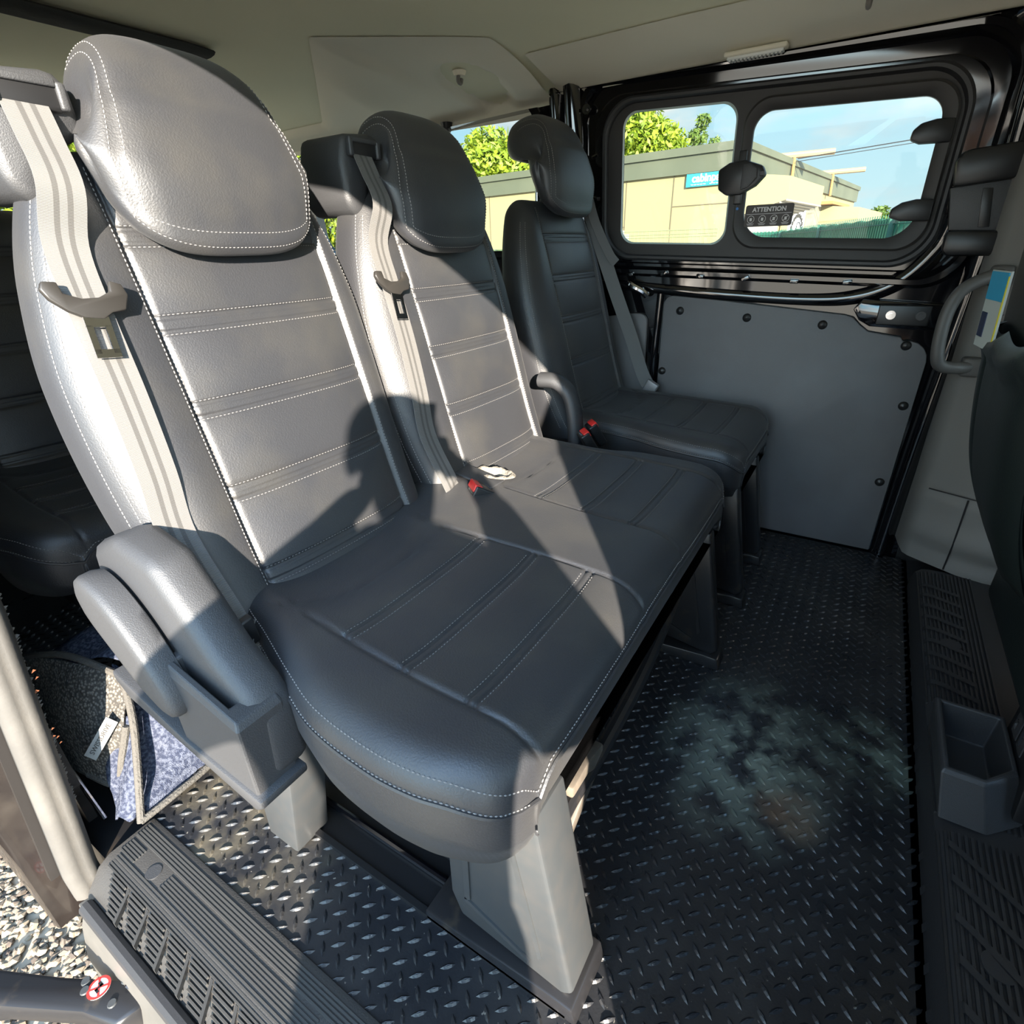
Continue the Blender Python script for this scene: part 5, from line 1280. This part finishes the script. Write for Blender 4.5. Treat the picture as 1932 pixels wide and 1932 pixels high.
# ------------------------------------------------------------------ the photographer, standing on the gravel in the door opening
def skin(name, pts, edges, m, parent, sub=2):
    me = bpy.data.meshes.new(name); o0 = Vector(origin(parent)); me.from_pydata([tuple(Vector(p[:3])-o0) for p in pts], edges, []); me.materials.append(m)
    o = bpy.data.objects.new(name, me); COL.objects.link(o); o.parent = parent
    md = o.modifiers.new('skin', 'SKIN'); md.use_smooth_shade = True
    for i, p in enumerate(pts):
        r_ = p[3]; me.skin_vertices[0].data[i].radius = (r_, r_) if not hasattr(r_, '__len__') else r_
    me.skin_vertices[0].data[0].use_root = True
    sd = o.modifiers.new('sub', 'SUBSURF'); sd.levels = sub; sd.render_levels = sub
    return o
def person():
    B0 = Vector((-.42, -.27, 0))-Vector((.622, -.783, 0))*.03; Fh = Vector((.783, .622, 0)); Rh = Vector((.622, -.783, 0)); Z = Vector((0, 0, 1))
    def W(r_, f_, z): return B0+Rh*r_+Fh*f_+Z*(-.6+(z+.6)*1.03)
    t = thing('person', 'person in dark jacket and trousers standing on the gravel holding up a phone', 'person', tuple(B0+Z*-.6))
    skinm = mat('skin', (.55, .34, .25), .5); jack = mat('navy_jacket', (.03, .035, .05), .8); trou = mat('dark_trousers', (.03, .03, .033), .85); hair = mat('brown_hair', (.05, .03, .02), .7); shoe = mat('dark_shoes', (.02, .02, .02), .5)
    # body: pelvis, spine, neck, head, arms, legs in one skin
    pts = [W(0, 0, .30), W(0, 0, .48), W(0, .01, .66), W(.01, .02, .78), W(.035, .03, .85), W(.035, .055, .975), W(.03, .05, 1.045)]
    rad = [.13, .12, .13, .09, .052, .078, .070]; ed = [(0, 1), (1, 2), (2, 3), (3, 4), (4, 5), (5, 6)]
    def chain(start, seq):
        prev = start
        for p, r_ in seq: pts.append(p); rad.append(r_); ed.append((prev, len(pts)-1)); prev = len(pts)-1
        return prev
    hands = []
    for s in (-1, 1):
        chain(3, [(W(s*.14, .01, .775), .062), (W(s*.19, .02, .745), .055), (W(s*.30, .07, .64), .046), (W(s*.34, .12, .56), .042), (W(s*.25, .24, .68), .036), (W(.06+s*.10, .36, .835), .026)])
        chain(0, [(W(s*.095, 0, .22), .088), (W(s*.11, .015, .02), .072), (W(s*.115, .02, -.16), .056), (W(s*.12, 0, -.36), .048), (W(s*.125, -.02, -.53), .036), (W(s*.135, .05, -.57), .034), (W(s*.145, .14, -.578), .022)])
    b = skin('body', [(*p, r_) for p, r_ in zip(pts, rad)], ed, skinm, t)
    # jacket and trousers follow the same joints a little larger
    J = [W(0, 0, .26), W(0, 0, .40), W(0, .0, .54), W(0, .01, .68), W(.01, .02, .785), W(.03, .03, .825)]; jr = [.165, .155, .155, .155, .105, .065]; je = [(i, i+1) for i in range(5)]
    for s in (-1, 1):
        k = 4
        for p, r_ in ((W(s*.13, .01, .775), .075), (W(s*.20, .02, .74), .072), (W(s*.30, .07, .64), .064), (W(s*.345, .12, .56), .062), (W(s*.255, .24, .68), .050), (W(.055+s*.12, .335, .80), .040)):
            J.append(p); jr.append(r_); je.append((k, len(J)-1)); k = len(J)-1
    skin('jacket', [(*p, r_) for p, r_ in zip(J, jr)], je, jack, t)
    T_ = [W(0, 0, .29), W(0, 0, .22)]; tr = [.145, .13]; te = [(0, 1)]
    for s in (-1, 1):
        k = 1
        for p, r_ in ((W(s*.095, 0, .18), .105), (W(s*.11, .015, .02), .092), (W(s*.115, .02, -.16), .078), (W(s*.12, 0, -.36), .068), (W(s*.125, -.02, -.54), .062)):
            T_.append(p); tr.append(r_); te.append((k, len(T_)-1)); k = len(T_)-1
    skin('trousers', [(*p, r_) for p, r_ in zip(T_, tr)], te, trou, t)
    for s in (-1, 1): skin('shoe', [(*W(s*.125, -.05, -.565), .042), (*W(s*.132, .03, -.56), .044), (*W(s*.142, .11, -.572), .036), (*W(s*.148, .17, -.576), .026)], [(0, 1), (1, 2), (2, 3)], shoe, t)
    # face and hair
    def ell(name, c, r_, m, par, cut=None):
        bm = bmesh.new(); bmesh.ops.create_uvsphere(bm, u_segments=28, v_segments=20, radius=1)
        if cut is not None: bmesh.ops.bisect_plane(bm, geom=bm.verts[:]+bm.edges[:]+bm.faces[:], plane_co=cut[0], plane_no=cut[1], clear_inner=True)
        V = [c+Rh*v.co.x*r_[0]+Fh*v.co.y*r_[1]+Z*v.co.z*r_[2] for v in bm.verts]; bm.verts.index_update()
        o = mesh(name, V, [[v.index for v in q.verts] for q in bm.faces], m, par); bm.free(); return o
    ell('hair', W(.03, .035, 1.01), (.084, .100, .092), hair, t, ((0, .25, .1), (0, -.8, .55)))
    for s in (-1, 1):
        e_ = ell('eye', W(.03+s*.031, .128, .99), (.013, .010, .010), WHITE, t); ell('iris', W(.03+s*.031, .137, .99), (.006, .003, .006), hair, e_)
        ell('ear', W(.03+s*.080, .040, .98), (.010, .018, .030), skinm, t)
    skin('nose', [(*W(.03, .130, 1.0), .006), (*W(.03, .146, .963), .011), (*W(.03, .132, .953), .008)], [(0, 1), (1, 2)], skinm, t, 1)
    ell('mouth', W(.03, .125, .928), (.022, .008, .006), mat('lips', (.45, .16, .14), .5), t)
    # phone held behind the lens position, fingers wrapped round it
    fd = f.copy(); rt = r.copy(); up = u.copy(); C0 = Vector((0, 0, .95))-fd*.020
    ph = thing('phone', 'black phone held up in both hands of the person outside the door', 'phone', tuple(C0))
    Rp = Matrix(((rt.x, up.x, fd.x), (rt.y, up.y, fd.y), (rt.z, up.z, fd.z)))
    pc = C0-up*.035-rt*.028
    MB().box(pc, (.039, .078, .0042), Rp, .003).build('body', PLASTIC_D, ph)
    MB().box(pc-fd*.0046, (.036, .074, .0004), Rp).build('screen', mat('phone_glass', (.01, .01, .012), .05), ph, False)
    for s in (-1, 1):
        wr = W(.06+s*.10, .36, .835); palm = pc+rt*s*.062-up*.055-fd*.018
        kn = pc+rt*s*.056-up*.022-fd*.014
        h_ = skin('hand', [(*wr, .026), (*((wr+palm)/2), .024), (*palm, .030), (*kn, .024)], [(0, 1), (1, 2), (2, 3)], skinm, t)
        for k, (l_, rr_) in enumerate(((.9, .0085), (1, .009), (.95, .0085), (.8, .0075))):
            a0 = palm+up*(.030-.019*k)+rt*s*.004; a1 = pc+rt*s*(.056)+up*(.002-.021*k)+fd*.004; a2 = pc+rt*s*(.044)+up*(.004-.021*k)+fd*.0085*0-fd*.0+fd*.006; a3 = pc+rt*s*(.044-.012*l_)+up*(.004-.021*k)-fd*.0+fd*.010
            a3 = a3-up*.004
            skin('finger', [(*a0, rr_), (*a1, rr_), (*a2, rr_*.6), (*a3, rr_*.45)], [(0, 1), (1, 2), (2, 3)], skinm, h_, 1)
        skin('thumb', [(*(palm+up*.005), .012), (*(pc+rt*s*.050-up*.035-fd*.014), .0105), (*(pc+rt*s*.026-up*.020-fd*.013), .008)], [(0, 1), (1, 2)], skinm, h_, 1)
person()
